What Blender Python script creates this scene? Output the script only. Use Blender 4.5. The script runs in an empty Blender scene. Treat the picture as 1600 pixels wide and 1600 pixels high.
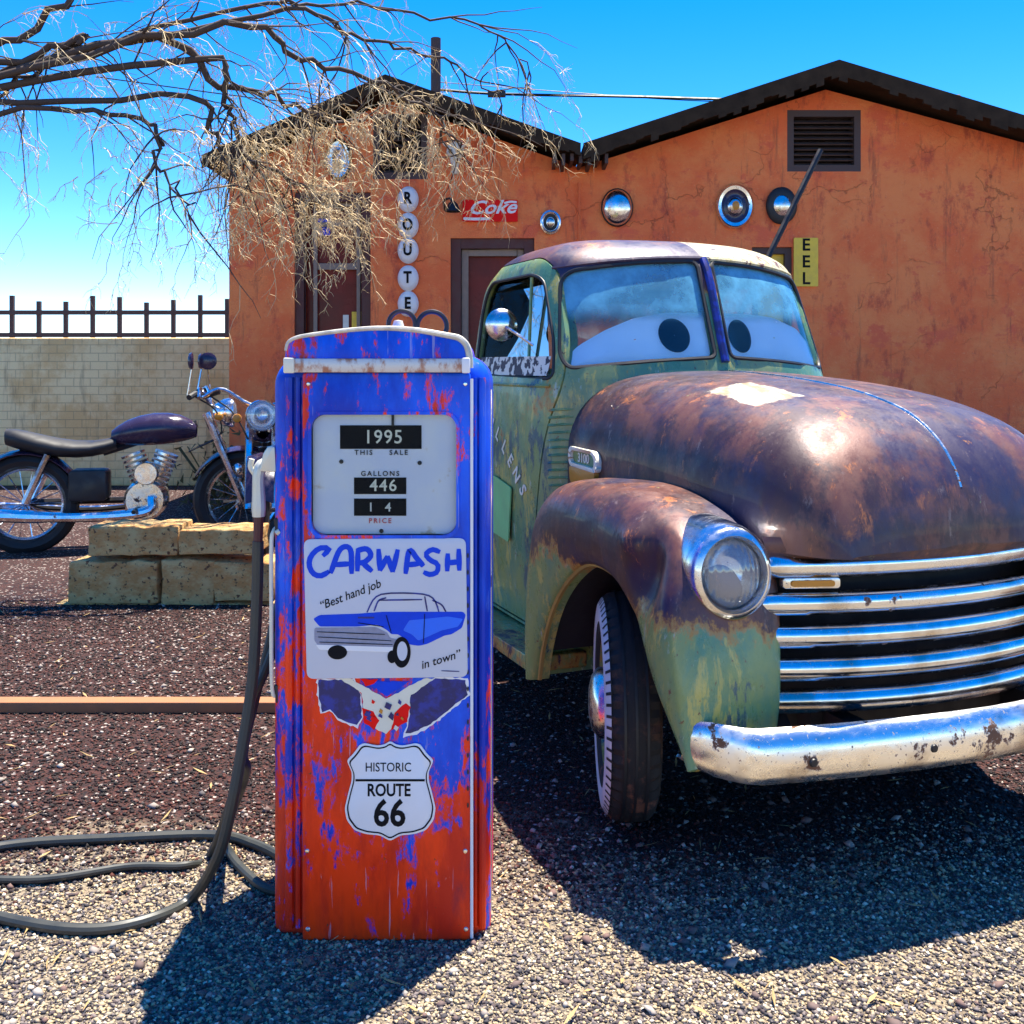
import bpy, bmesh, math, random
import numpy as np
from mathutils import Vector, Matrix
random.seed(7); rng = np.random.default_rng(7)
PI = math.pi
SC = bpy.context.scene
C = SC.collection
# ---------------------------------------------------------------- camera, light
EYE = 1.52
cam = bpy.data.cameras.new('camera'); camo = bpy.data.objects.new('camera', cam); C.objects.link(camo)
camo.location = (0, 0, EYE); camo.rotation_euler = (PI/2, 0, 0)
cam.sensor_width = 36; cam.lens = 36; cam.shift_y = (570-800)/1600; cam.clip_end = 3000; cam.clip_start = .05
SC.camera = camo
SUN_EL, SUN_AZ = math.radians(74), math.atan2(.58, .80)      # azimuth measured from +Y towards +X
world = bpy.data.worlds.new('World'); SC.world = world; world.use_nodes = True
wn = world.node_tree; bg = wn.nodes['Background']
sky = wn.nodes.new('ShaderNodeTexSky'); sky.sky_type = 'NISHITA'; sky.sun_disc = False
sky.sun_elevation = SUN_EL; sky.sun_rotation = SUN_AZ; sky.ozone_density = 3.0; sky.air_density = 1.0; sky.dust_density = 0; sky.altitude = 2500
hs = wn.nodes.new('ShaderNodeHueSaturation'); hs.inputs['Saturation'].default_value = 1.42; hs.inputs['Hue'].default_value = .508
wn.links.new(sky.outputs[0], hs.inputs['Color']); wn.links.new(hs.outputs[0], bg.inputs[0]); bg.inputs[1].default_value = .115
sun = bpy.data.lights.new('sun', 'SUN'); sun.energy = 4.8; sun.angle = math.radians(.5); sun.color = (1, .93, .80)
suno = bpy.data.objects.new('sun', sun); C.objects.link(suno)
sdir = Vector((math.sin(SUN_AZ)*math.cos(SUN_EL), math.cos(SUN_AZ)*math.cos(SUN_EL), math.sin(SUN_EL)))
suno.rotation_euler = sdir.to_track_quat('Z', 'Y').to_euler()
SC.view_settings.view_transform = 'Standard'; SC.view_settings.look = 'None'
SC.view_settings.exposure = 1.6; SC.view_settings.gamma = 1.0
SC.cycles.max_bounces = 8; SC.cycles.transparent_max_bounces = 12

# ---------------------------------------------------------------- helpers
def W(px, py, Y):                      # a point measured in the photograph, at real distance Y
    return Vector(((px-800)*Y/1600, Y, EYE+(570-py)*Y/1600))
def tag(o, label=None, cat=None, group=None, kind=None):
    if label: o['label'] = label
    if cat: o['category'] = cat
    if group: o['group'] = group
    if kind: o['kind'] = kind
    return o
def empty(name, loc=(0, 0, 0), rz=0, **k):
    o = bpy.data.objects.new(name, None); C.objects.link(o); o.location = loc; o.rotation_euler = (0, 0, rz)
    o.empty_display_size = .1
    return tag(o, **k)
class MB:
    def __init__(s): s.v = []; s.f = []
    def add(s, vs, fs):
        n = len(s.v); s.v += [tuple(p) for p in vs]; s.f += [tuple(i+n for i in f) for f in fs]; return s
    def box(s, a, b):
        x0, y0, z0 = a; x1, y1, z1 = b
        return s.add([(x0,y0,z0),(x1,y0,z0),(x1,y1,z0),(x0,y1,z0),(x0,y0,z1),(x1,y0,z1),(x1,y1,z1),(x0,y1,z1)],
                     [(0,3,2,1),(4,5,6,7),(0,1,5,4),(1,2,6,5),(2,3,7,6),(3,0,4,7)])
    def grid(s, P, cu=False, cv=False):
        P = np.asarray(P, float); n, m = P.shape[:2]; fs = []
        for i in range(n if cu else n-1):
            for j in range(m if cv else m-1):
                a, b = (i+1) % n, (j+1) % m
                fs.append((i*m+j, a*m+j, a*m+b, i*m+b))
        return s.add(P.reshape(-1, 3), fs)
    def tube(s, pts, r, n=8, caps=True):
        pts = [Vector(p) for p in pts]; k = len(pts)
        rs = r if hasattr(r, '__len__') else [r]*k
        up = Vector((0, 0, 1)); rings = []; prev = None
        for i, p in enumerate(pts):
            t = (pts[min(i+1, k-1)]-pts[max(i-1, 0)]).normalized()
            if prev is None:
                a = t.cross(up)
                if a.length < .05: a = t.cross(Vector((1, 0, 0)))
            else: a = prev-t*prev.dot(t)
            a.normalize(); prev = a; b = t.cross(a)
            rings.append([p+(a*math.cos(2*PI*q/n)+b*math.sin(2*PI*q/n))*rs[i] for q in range(n)])
        base = len(s.v)
        s.grid([[tuple(q) for q in R] for R in rings], cv=True)
        if caps:
            s.f.append(tuple(base+q for q in range(n))[::-1]); s.f.append(tuple(base+(k-1)*n+q for q in range(n)))
        return s
    def lathe(s, prof, M=None, n=32):                      # prof: (r, h) along +Z, M places it
        M = M or Matrix()
        P = [[tuple(M @ Vector((r*math.cos(2*PI*q/n), r*math.sin(2*PI*q/n), h))) for q in range(n)] for r, h in prof]
        return s.grid(P, cv=True)
    def prism(s, out, c0, c1, M):                          # outline (a, b) extruded c0..c1, M(a, b, c) -> xyz
        n = len(out); vs = [M(a, b, c0) for a, b in out]+[M(a, b, c1) for a, b in out]
        return s.add(vs, [tuple(range(n))[::-1], tuple(range(n, 2*n))]+[(i, (i+1) % n, n+(i+1) % n, n+i) for i in range(n)])
    def build(s, name, mat, parent=None, smooth=True, angle=35, bevel=0, solid=0, subsurf=0, recalc=True, segs=2):
        me = bpy.data.meshes.new(name); me.from_pydata(s.v, [], s.f); me.update()
        if recalc:
            bm = bmesh.new(); bm.from_mesh(me); bmesh.ops.remove_doubles(bm, verts=bm.verts, dist=1e-5)
            bmesh.ops.recalc_face_normals(bm, faces=bm.faces); bm.to_mesh(me); bm.free()
        o = bpy.data.objects.new(name, me); C.objects.link(o)
        if mat: me.materials.append(mat)
        if parent: o.parent = parent
        if solid:
            m = o.modifiers.new('s', 'SOLIDIFY'); m.thickness = solid; m.offset = 0
        if bevel:
            m = o.modifiers.new('b', 'BEVEL'); m.width = bevel; m.segments = segs; m.limit_method = 'ANGLE'; m.angle_limit = math.radians(40)
        if subsurf:
            m = o.modifiers.new('u', 'SUBSURF'); m.levels = m.render_levels = subsurf
        if solid or bevel or subsurf: bake(o)
        if smooth: smoothen(o, angle)
        return o
def smoothen(o, angle=35):
    me = o.data
    me.polygons.foreach_set('use_smooth', [True]*len(me.polygons)); me.set_sharp_from_angle(angle=math.radians(angle)); me.update()
def bake(o):
    dg = bpy.context.evaluated_depsgraph_get(); dg.update()
    me = bpy.data.meshes.new_from_object(o.evaluated_get(dg)); o.modifiers.clear(); old = o.data; o.data = me; me.name = o.name
def boolean(o, cutter, op):
    m = o.modifiers.new('x', 'BOOLEAN'); m.object = cutter; m.operation = op; m.solver = 'EXACT'; bake(o)
def rrect(x0, y0, x1, y1, r, n=6):
    out = []
    for cx, cy, a in ((x1-r, y1-r, 0), (x0+r, y1-r, 90), (x0+r, y0+r, 180), (x1-r, y0+r, 270)):
        for i in range(n+1):
            t = math.radians(a+90*i/n); out.append((cx+r*math.cos(t), cy+r*math.sin(t)))
    return out
def roundpoly(pts, r, n=6):
    out = []; k = len(pts)
    for i in range(k):
        p = Vector(pts[i]).to_2d(); a = Vector(pts[i-1]).to_2d()-p; b = Vector(pts[(i+1) % k]).to_2d()-p
        rr = r[i] if hasattr(r, '__len__') else r
        d = min(rr, a.length*.48, b.length*.48); A = p+a.normalized()*d; B = p+b.normalized()*d
        for q in range(n+1):
            t = q/n; out.append(tuple(A*(1-t)**2+p*2*t*(1-t)+B*t*t))
    return out
def cr(pts, n):                                            # Catmull-Rom resampling of a polyline to n points
    P = np.asarray(pts, float); k = len(P); Q = np.vstack([2*P[0]-P[1], P, 2*P[-1]-P[-2]]); out = []
    for x in np.linspace(0, k-1-1e-9, n):
        i = int(x); t = x-i; a, b, c, d = Q[i], Q[i+1], Q[i+2], Q[i+3]
        out.append(.5*((2*b)+(-a+c)*t+(2*a-5*b+4*c-d)*t*t+(-a+3*b-3*c+d)*t**3))
    return np.array(out)
def ribbon(mb, pts, w, M, c0, c1, n=24):                   # a painted or raised stroke
    P = cr(pts, max(n, 4)) if len(pts) > 2 else np.array(pts, float)
    if len(P) == 2: P = np.linspace(P[0], P[1], 4)
    L, R = [], []
    for i in range(len(P)):
        t = P[min(i+1, len(P)-1)]-P[max(i-1, 0)]; t /= (np.hypot(*t)+1e-9); nn = np.array([-t[1], t[0]])
        ww = w*(.75 if i in (0, len(P)-1) else 1)
        L.append(P[i]+nn*ww/2); R.append(P[i]-nn*ww/2)
    for i in range(len(P)-1):
        mb.prism([tuple(L[i]), tuple(R[i]), tuple(R[i+1]), tuple(L[i+1])], c0, c1, M)
def text(name, s, size, M, mat, parent, bold=0, sx=1, shear=0, rot=0, at=(0, 0), depth=.001, spacing=1, align='CENTER'):
    cu = bpy.data.curves.new(name, 'FONT'); cu.body = s; cu.size = size; cu.align_x = align; cu.align_y = 'CENTER'
    cu.offset = bold; cu.shear = shear; cu.space_character = spacing; cu.extrude = depth/2; cu.resolution_u = 3
    t = bpy.data.objects.new(name, cu); C.objects.link(t)
    dg = bpy.context.evaluated_depsgraph_get(); dg.update()
    me = bpy.data.meshes.new_from_object(t.evaluated_get(dg)); bpy.data.objects.remove(t)
    c, sn = math.cos(rot), math.sin(rot)
    for v in me.vertices:
        x, y, z = v.co; x *= sx; x, y = x*c-y*sn+at[0], x*sn+y*c+at[1]; v.co = M(x, y, z+depth/2)
    me.name = name; o = bpy.data.objects.new(name, me); C.objects.link(o); me.materials.append(mat); o.parent = parent
    return o
def vstroke(mb, pts, w, M, c0, c1): ribbon(mb, pts, w, M, c0, c1, 14)
def ell(cx, cy, rx, ry, n=40): return [(cx+rx*math.cos(2*PI*i/n), cy+ry*math.sin(2*PI*i/n)) for i in range(n)]

# ---------------------------------------------------------------- materials
class N:
    def __init__(s, name):
        s.m = bpy.data.materials.new(name); s.m.use_nodes = True; s.t = s.m.node_tree; s.b = s.t.nodes['Principled BSDF']
    def node(s, ty, **k):
        n = s.t.nodes.new(ty)
        for a, v in k.items(): setattr(n, a, v)
        return n
    def link(s, a, b): s.t.links.new(a, b)
    def coord(s, scale=(1, 1, 1), kind='Object', rot=(0, 0, 0)):
        c = s.node('ShaderNodeTexCoord'); m = s.node('ShaderNodeMapping'); m.inputs['Scale'].default_value = scale
        m.inputs['Rotation'].default_value = rot
        s.link(c.outputs[kind], m.inputs[0]); return m.outputs[0]
    def noise(s, scale, stretch=(1, 1, 1), detail=8, rough=.6, dist=0):
        n = s.node('ShaderNodeTexNoise'); n.inputs['Scale'].default_value = scale; n.inputs['Detail'].default_value = detail
        n.inputs['Roughness'].default_value = rough; n.inputs['Distortion'].default_value = dist
        s.link(s.coord(stretch), n.inputs['Vector']); return n.outputs['Fac']
    def ramp(s, fac, a, b, ca=0, cb=1):
        n = s.node('ShaderNodeMapRange'); n.inputs[1].default_value = a; n.inputs[2].default_value = b
        n.inputs[3].default_value = ca; n.inputs[4].default_value = cb; n.interpolation_type = 'SMOOTHSTEP'
        s.link(fac, n.inputs[0]); return n.outputs[0]
    def math(s, op, a, b):
        n = s.node('ShaderNodeMath', operation=op)
        for i, x in enumerate((a, b)):
            if isinstance(x, (int, float)): n.inputs[i].default_value = x
            else: s.link(x, n.inputs[i])
        return n.outputs[0]
    def axis(s, ax, kind='Object'):
        c = s.node('ShaderNodeTexCoord'); x = s.node('ShaderNodeSeparateXYZ'); s.link(c.outputs[kind], x.inputs[0]); return x.outputs[ax]
    def mix(s, fac, a, b):
        n = s.node('ShaderNodeMix', data_type='RGBA')
        if isinstance(fac, (int, float)): n.inputs[0].default_value = fac
        else: s.link(fac, n.inputs[0])
        for i, x in ((6, a), (7, b)):
            if isinstance(x, tuple): n.inputs[i].default_value = (*x, 1)
            else: s.link(x, n.inputs[i])
        return n.outputs[2]
    def bump(s, h, strength=.3, dist=.01):
        n = s.node('ShaderNodeBump'); n.inputs['Strength'].default_value = strength; n.inputs['Distance'].default_value = dist
        s.link(h, n.inputs['Height']); s.link(n.outputs[0], s.b.inputs['Normal'])
    def set(s, color=None, rough=None, metal=None, spec=None, coat=None):
        for k, v in (('Base Color', color), ('Roughness', rough), ('Metallic', metal), ('Specular IOR Level', spec), ('Coat Weight', coat)):
            if v is None: continue
            if isinstance(v, tuple): s.b.inputs[k].default_value = (*v, 1)
            elif isinstance(v, (int, float)): s.b.inputs[k].default_value = v
            else: s.link(v, s.b.inputs[k])
        return s.m
def plain(name, col, rough=.5, metal=0, var=.25, sc=12, bump=.1, stretch=(1, 1, 1)):
    n = N(name); f = n.noise(sc, stretch); d = tuple(c*(1-var) for c in col); l = tuple(min(1, c*(1+var)) for c in col)
    n.bump(f, bump, .003); return n.set(n.mix(f, d, l), n.ramp(f, .3, .7, max(rough-.1, .02), min(1, rough+.12)), metal)

M = {}
M['black'] = plain('black rubber', (.012, .012, .014), .55)
M['iron'] = plain('dark iron', (.02, .018, .02), .45, .3)
M['dark'] = plain('dark interior', (.012, .010, .010), .8)
M['wornrim'] = plain('worn pale metal rim', (.50, .46, .38), .45, .2, var=.75, sc=22, bump=.4)
M['white'] = plain('white paint', (.78, .76, .76), .45, var=.08)
M['eyewhite'] = plain('white card', (.92, .91, .95), .6, var=.05)
M['cream'] = plain('cream enamel', (.75, .70, .55), .4, var=.12)
M['letter'] = plain('black lettering', (.006, .006, .008), .6)
M['blueletter'] = plain('blue lettering', (.01, .06, .62), .45, var=.2, sc=30)
M['redletter'] = plain('red lettering', (.55, .08, .08), .5)
for k_ in ('letter', 'blueletter', 'redletter'): M[k_].node_tree.nodes['Principled BSDF'].inputs['Specular IOR Level'].default_value = .12
def chrome_m(name, col=(.72, .74, .78), rough=.12, rust=.0):
    n = N(name); f = n.noise(9, detail=12, rough=.7); g = n.ramp(f, .63-rust, .66-rust); pit = n.ramp(n.noise(90, detail=4), .66-rust*.6, .70-rust*.6)
    g = n.math('MAXIMUM', g, n.math('MULTIPLY', pit, .8)); hz = n.ramp(n.noise(14, (1, .3, 1), 10, .75), .4, .68, 0, .22)
    n.bump(n.math('ADD', n.noise(18), n.math('MULTIPLY', g, -.3)), .08, .008)
    cc = n.mix(n.ramp(n.noise(5, detail=9), .5, .68), col, (.50, .45, .40))
    return n.set(n.mix(g, cc, (.16, .075, .04)), n.math('ADD', n.math('ADD', n.math('MULTIPLY', g, .5), hz), rough), n.ramp(g, 0, 1, 1, .2))
M['chrome'] = chrome_m('chrome'); M['oldchrome'] = chrome_m('pitted chrome', (.80, .78, .72), .2, .05)
M['bumperchrome'] = chrome_m('worn bumper chrome', (.85, .84, .80), .22, .04)
# pump paint: blue over red, more red low on the front and in streaks
def pump_paint(name, lowred, thr):
    n = N(name)
    z = n.axis(2); st = n.noise(7, (1, 1, .28), 10, .68, .6); bl = n.noise(18, (1, 1, .4), 12, .75)
    fine = n.noise(42, (1, 1, .35), 10, .78)
    m = n.math('ADD', n.math('MULTIPLY', n.math('SUBTRACT', st, .5), 1.5), n.math('MULTIPLY', n.math('SUBTRACT', bl, .5), 1.1))
    m = n.math('ADD', m, n.math('MULTIPLY', n.math('SUBTRACT', fine, .5), .8))
    m = n.math('ADD', m, n.math('ADD', n.ramp(z, .12, .40, lowred+.06, 0), n.ramp(z, .50, .95, thr, -.115)))
    m = n.math('ADD', m, n.math('MULTIPLY', n.ramp(n.axis(0), -.16, .22, .07, -.11), n.ramp(z, .15, .35)))
    red = n.ramp(m, -.05, .075)
    blue = n.mix(n.ramp(n.noise(5, (1, 1, .4)), .35, .65), (.002, .028, .40), (.004, .12, .82))
    pale = n.ramp(n.noise(11, (1, 1, .35), 8, .7, .5), .60, .68); blue = n.mix(n.math('MULTIPLY', pale, .55), blue, (.10, .20, .70))
    redc = n.mix(n.ramp(n.noise(9, (1, 1, .3)), .4, .62), (.98, .050, .004), (.62, .022, .006))
    scr = n.ramp(n.noise(13, (1.4, 1, .22), 10, .75, .8), .66, .70); redc = n.mix(n.math('MULTIPLY', scr, .7), redc, (.62, .36, .34))
    rust = n.ramp(n.noise(40, detail=6), .66, .72); redc = n.mix(rust, redc, (.14, .05, .03))
    base = n.mix(red, blue, redc)
    lines = n.ramp(n.noise(70, (1, 1, .05), 4, .6, .3), .66, .70); base = n.mix(n.math('MULTIPLY', lines, .45), base, (.50, .42, .55))
    grime = n.ramp(n.noise(4, (1, 1, .3), 12, .75), .52, .66); base = n.mix(n.math('MULTIPLY', grime, .45), base, (.03, .015, .06))
    chips = n.ramp(n.noise(28, detail=10, rough=.75), .665, .685); base = n.mix(chips, base, (.16, .07, .05))
    bd_ = n.node('ShaderNodeBump'); bd_.inputs['Strength'].default_value = .25; bd_.inputs['Distance'].default_value = .012; n.link(n.noise(5, detail=2), bd_.inputs['Height'])
    b2 = n.node('ShaderNodeBump'); b2.inputs['Strength'].default_value = .4; b2.inputs['Distance'].default_value = .0015; n.link(m, b2.inputs['Height'])
    n.link(bd_.outputs[0], b2.inputs['Normal']); n.link(b2.outputs[0], n.b.inputs['Normal'])
    return n.set(base, n.ramp(bl, .3, .7, .30, .52), 0, .3)
M['pump'] = pump_paint('pump front paint', .13, .045); M['pumpside'] = pump_paint('pump side paint', .02, -.02)
# truck paint: local z (height) and x (forward) steer rust and green
def truck_paint(name, rust_level, z0=None, z1=None, green=(.21, .27, .08), teal=(.09, .22, .12), rustc=(.060, .026, .026), rough=.38, reflection_patch=False, cream=False):
    n = N(name)
    big = n.noise(2.6, (1, 1, 1), 12, .66, .4); fine = n.noise(14, (1, 1, .6), 12, .75, .3); vf = n.noise(55, (1, 1, .7), 6, .7)
    m = n.math('ADD', n.math('MULTIPLY', big, .5), n.math('ADD', n.math('MULTIPLY', fine, .35), n.math('MULTIPLY', vf, .15)))
    if z0 is not None:
        m = n.math('ADD', m, n.ramp(n.axis(2), z0, z1, -.20, .20))
    r = n.ramp(m, rust_level, rust_level+.022)
    spots = n.ramp(n.noise(38, (1, 1, .8), 8, .7), .62, .65); flakes = n.ramp(n.noise(21, (1, 1, .5), 10, .75, .5), .655, .68)
    g = n.mix(n.ramp(n.noise(3.5, (1, 1, .5), 10, .7), .42, .58), green, teal)
    g = n.mix(n.ramp(n.noise(9, (1, 1, .35), 12, .75, .3), .53, .60), g, (.46, .38, .09))
    g = n.mix(n.ramp(n.noise(6, (1, 1, .4), 12, .75), .57, .62), g, (.035, .09, .10))
    g = n.mix(n.math('MULTIPLY', n.ramp(n.noise(25, (1, 1, .3), 8, .7), .60, .66), .7), g, (.40, .47, .36))
    g = n.mix(spots, g, (.13, .05, .02))
    warm = n.mix(n.ramp(n.noise(5, (1, 1, .6), 12, .75), .46, .58), rustc, (.13, .050, .036))
    warm = n.mix(n.ramp(n.noise(9, (1, 1, .35), 12, .78, .4), .57, .64), warm, (.36, .12, .035))
    warm = n.mix(n.ramp(n.noise(2.1, (1, 1, 1), 8, .65), .47, .58), warm, (.030, .020, .050))
    warm = n.mix(n.math('MULTIPLY', n.ramp(n.noise(17, (1, 1, .3), 10, .8), .58, .66), .6), warm, (.24, .17, .15))
    warm = n.mix(n.math('MULTIPLY', flakes, .8), warm, g)
    edge = n.math('MULTIPLY', n.ramp(m, rust_level-.045, rust_level), n.ramp(m, rust_level+.05, rust_level+.01))
    c = n.mix(r, g, warm); c = n.mix(n.math('MULTIPLY', edge, .75), c, (.46, .19, .025))
    rg = n.math('ADD', n.math('MULTIPLY', r, .10), n.math('ADD', n.ramp(fine, .35, .65, -.12, .12), rough-.04)); mt = n.ramp(r, 0, 1, 0, .22)
    if reflection_patch:  # pale sky reflection on the near shoulder, painted into the hood colour
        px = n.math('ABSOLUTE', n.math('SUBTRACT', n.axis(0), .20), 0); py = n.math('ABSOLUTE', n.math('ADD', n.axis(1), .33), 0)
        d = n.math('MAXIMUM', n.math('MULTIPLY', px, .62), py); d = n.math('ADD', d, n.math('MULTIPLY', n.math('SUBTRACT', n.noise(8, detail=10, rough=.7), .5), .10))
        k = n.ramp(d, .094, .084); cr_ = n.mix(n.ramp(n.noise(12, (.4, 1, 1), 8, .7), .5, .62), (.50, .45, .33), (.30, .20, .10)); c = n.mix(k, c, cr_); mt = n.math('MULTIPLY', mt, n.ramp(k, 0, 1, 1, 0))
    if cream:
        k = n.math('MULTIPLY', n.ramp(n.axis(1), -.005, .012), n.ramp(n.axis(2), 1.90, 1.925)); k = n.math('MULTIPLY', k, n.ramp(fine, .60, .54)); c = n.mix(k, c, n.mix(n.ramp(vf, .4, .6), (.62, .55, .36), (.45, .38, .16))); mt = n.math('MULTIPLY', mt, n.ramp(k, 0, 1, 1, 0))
    hgt = n.math('ADD', n.math('MULTIPLY', r, -.5), n.math('MULTIPLY', vf, .6))
    b1 = n.node('ShaderNodeBump'); b1.inputs['Strength'].default_value = .35; b1.inputs['Distance'].default_value = .035
    n.link(n.noise(3.4, detail=2, rough=.4), b1.inputs['Height'])
    b2 = n.node('ShaderNodeBump'); b2.inputs['Strength'].default_value = .35; b2.inputs['Distance'].default_value = .003
    n.link(hgt, b2.inputs['Height']); n.link(b1.outputs[0], b2.inputs['Normal']); n.link(b2.outputs[0], n.b.inputs['Normal'])
    return n.set(c, rg, mt, .55, .12)
M['t_hood'] = truck_paint('rusted hood', .36, rustc=(.045, .020, .024), rough=.43, reflection_patch=True)
M['t_roof'] = truck_paint('rusted roof', .46, 1.7, 1.98, green=(.22, .27, .10), rustc=(.12, .045, .038), cream=True, rough=.4)
M['t_green'] = truck_paint('worn green door paint', .60)
M['t_fender'] = truck_paint('fender paint rust above green', .50, .60, 1.02)
M['lipm'] = plain('yellow rust edge', (.34, .22, .05), .6, var=.7, sc=7, bump=.3)
M['t_bed'] = truck_paint('worn bed paint', .52)
n = N('window glass')
gl = n.node('ShaderNodeBsdfGlossy'); gl.inputs['Roughness'].default_value = .03; gl.inputs['Color'].default_value = (.9, .95, 1, 1)
tr = n.node('ShaderNodeBsdfTransparent'); tr.inputs['Color'].default_value = (.90, .97, 1, 1)
fr = n.node('ShaderNodeFresnel'); fr.inputs['IOR'].default_value = 1.42; mx = n.node('ShaderNodeMixShader')
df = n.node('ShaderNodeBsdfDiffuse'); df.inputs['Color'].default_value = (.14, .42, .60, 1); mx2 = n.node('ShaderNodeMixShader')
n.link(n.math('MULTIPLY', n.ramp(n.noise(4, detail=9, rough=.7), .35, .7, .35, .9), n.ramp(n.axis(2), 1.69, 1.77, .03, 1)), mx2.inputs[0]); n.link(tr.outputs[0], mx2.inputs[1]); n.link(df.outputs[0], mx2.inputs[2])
n.link(fr.outputs[0], mx.inputs[0]); n.link(mx2.outputs[0], mx.inputs[1]); n.link(gl.outputs[0], mx.inputs[2])
n.link(mx.outputs[0], n.t.nodes['Material Output'].inputs[0]); M['glass'] = n.m
n = N('clear glass')
gl = n.node('ShaderNodeBsdfGlossy'); gl.inputs['Roughness'].default_value = .02; gl.inputs['Color'].default_value = (.45, .48, .5, 1)
tr = n.node('ShaderNodeBsdfTransparent'); tr.inputs['Color'].default_value = (.93, .96, .96, 1)
fr = n.node('ShaderNodeFresnel'); fr.inputs['IOR'].default_value = 1.12; mx = n.node('ShaderNodeMixShader')
n.link(fr.outputs[0], mx.inputs[0]); n.link(tr.outputs[0], mx.inputs[1]); n.link(gl.outputs[0], mx.inputs[2])
n.link(mx.outputs[0], n.t.nodes['Material Output'].inputs[0]); M['clear'] = n.m
# stucco
n = N('orange stucco'); a = n.noise(1.1, detail=12, rough=.7); b = n.noise(3.4, (1, 1, .5), 12, .72, 0); d = n.noise(70, detail=8, rough=.7); tro = n.noise(9, (1, 1, 1.6), 6, .6, 1.2)
c = n.mix(n.ramp(a, .40, .60), (.92, .170, .050), (.97, .265, .080)); c = n.mix(n.ramp(b, .52, .66), c, (.60, .095, .045)); c = n.mix(n.ramp(n.noise(2.1, (1, 1, 1.4), 9, .72), .54, .62), c, (.86, .15, .06))
c = n.mix(n.math('MULTIPLY', n.ramp(n.noise(5, (1, 1, .12), 8, .7), .56, .68), .55), c, (.30, .065, .045)); c = n.mix(n.math('MULTIPLY', n.ramp(n.noise(30, detail=8), .60, .70), .5), c, (.95, .40, .20))
vo = n.node('ShaderNodeTexVoronoi', feature='DISTANCE_TO_EDGE'); vo.inputs['Scale'].default_value = .9
nz_ = n.node('ShaderNodeTexNoise'); nz_.inputs['Scale'].default_value = 3; nz_.inputs['Detail'].default_value = 8; vm = n.node('ShaderNodeVectorMath', operation='MULTIPLY_ADD'); vm.inputs[1].default_value = (.7, .7, .7)
cd = n.coord(); n.link(cd, nz_.inputs['Vector']); n.link(nz_.outputs['Color'], vm.inputs[0]); n.link(cd, vm.inputs[2]); n.link(vm.outputs[0], vo.inputs['Vector'])
crk = n.math('MULTIPLY', n.ramp(vo.outputs['Distance'], .006, .0015), n.ramp(n.noise(.8, detail=3), .50, .58)); c = n.mix(n.math('MULTIPLY', crk, .28), c, (.16, .035, .02))
n.bump(n.math('ADD', n.math('ADD', d, n.math('MULTIPLY', tro, 1.4)), n.math('MULTIPLY', crk, -1.5)), .75, .016); M['stucco'] = n.set(c, .9)
M['roof'] = plain('weathered dark roofing', (.040, .026, .017), .95, var=.85, sc=7, bump=1)
M['roof'].node_tree.nodes['Principled BSDF'].inputs['Specular IOR Level'].default_value = .1
M['trim'] = plain('dark red timber', (.085, .022, .018), .6, var=.4, sc=14)
M['slat'] = plain('dark brown timber', (.07, .04, .035), .7, var=.5, sc=14)
M['wpane'] = plain('dark window glass', (.17, .025, .020), .25, var=.8, sc=3); M['wpane'].node_tree.nodes['Principled BSDF'].inputs['Specular IOR Level'].default_value = .12
n = N('tan plaster wall'); a = n.noise(1.6, detail=12, rough=.7); c = n.mix(n.ramp(a, .40, .60), (.80, .50, .20), (.95, .70, .34)); c = n.mix(n.math('MULTIPLY', n.ramp(n.noise(3, (1, 1, .12), 10, .72), .54, .66), .6), c, (.34, .20, .10))
bk_ = n.node('ShaderNodeTexBrick'); bk_.inputs['Scale'].default_value = 2.4; bk_.inputs['Mortar Size'].default_value = .012; bk_.inputs['Color1'].default_value = bk_.inputs['Color2'].default_value = (1, 1, 1, 1); bk_.inputs['Mortar'].default_value = (0, 0, 0, 1); n.link(n.coord(rot=(PI/2, 0, 0)), bk_.inputs['Vector'])
c = n.mix(n.math('MULTIPLY', bk_.outputs['Fac'], .45), c, (.30, .18, .10)); n.bump(n.math('SUBTRACT', n.noise(40, detail=8), bk_.outputs['Fac']), .6, .015); M['tan'] = n.set(c, .9)
n = N('sandstone'); a = n.noise(6, (1, 1, 2), 12, .72); c = n.mix(n.ramp(a, .40, .60), (.85, .40, .12), (.98, .68, .28)); c = n.mix(n.ramp(n.noise(34, detail=8), .58, .64), c, (.22, .09, .04)); n.bump(n.math('ADD', a, n.noise(28, detail=9, rough=.75)), 1, .05); M['stone'] = n.set(c, .9)
M['edging'] = plain('timber edging', (.30, .12, .05), .8, var=.4)
M['signred'] = plain('red enamel', (.95, .012, .010), .5, var=.2)
M['signred'].node_tree.nodes['Principled BSDF'].inputs['Specular IOR Level'].default_value = .08
M['signyellow'] = plain('yellow sign paint', (.88, .52, .04), .5, var=.3)
M['greenboard'] = plain('pale green card', (.22, .50, .18), .6, var=.35, sc=8)
M['rustyorange'] = plain('orange lamp enamel', (.55, .22, .02), .4, var=.4)
M['bark'] = plain('dark bark', (.060, .040, .032), .9, var=.5, sc=20, bump=.5)
M['twig'] = plain('pale twig', (.66, .47, .25), .7, var=.6, sc=5)
M['shrub'] = plain('dry shrub', (.10, .075, .02), .8, var=.5)
n = N('dusty tyre rubber'); a = n.noise(9, detail=10, rough=.75); k = n.ramp(a, .52, .62); z = n.ramp(n.axis(2), .05, .45, 1, .25); M['tyre'] = n.set(n.mix(n.math('MULTIPLY', k, z), (.012, .010, .011), (.17, .060, .035)), .8); n.bump(n.noise(30, detail=8), .5, .004)
M['sidewall'] = plain('dusty pale sidewall', (.55, .52, .54), .75, var=.35, sc=10, bump=.3)
M['alum'] = plain('cast aluminium', (.62, .60, .50), .42, .35, var=.2)
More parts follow.
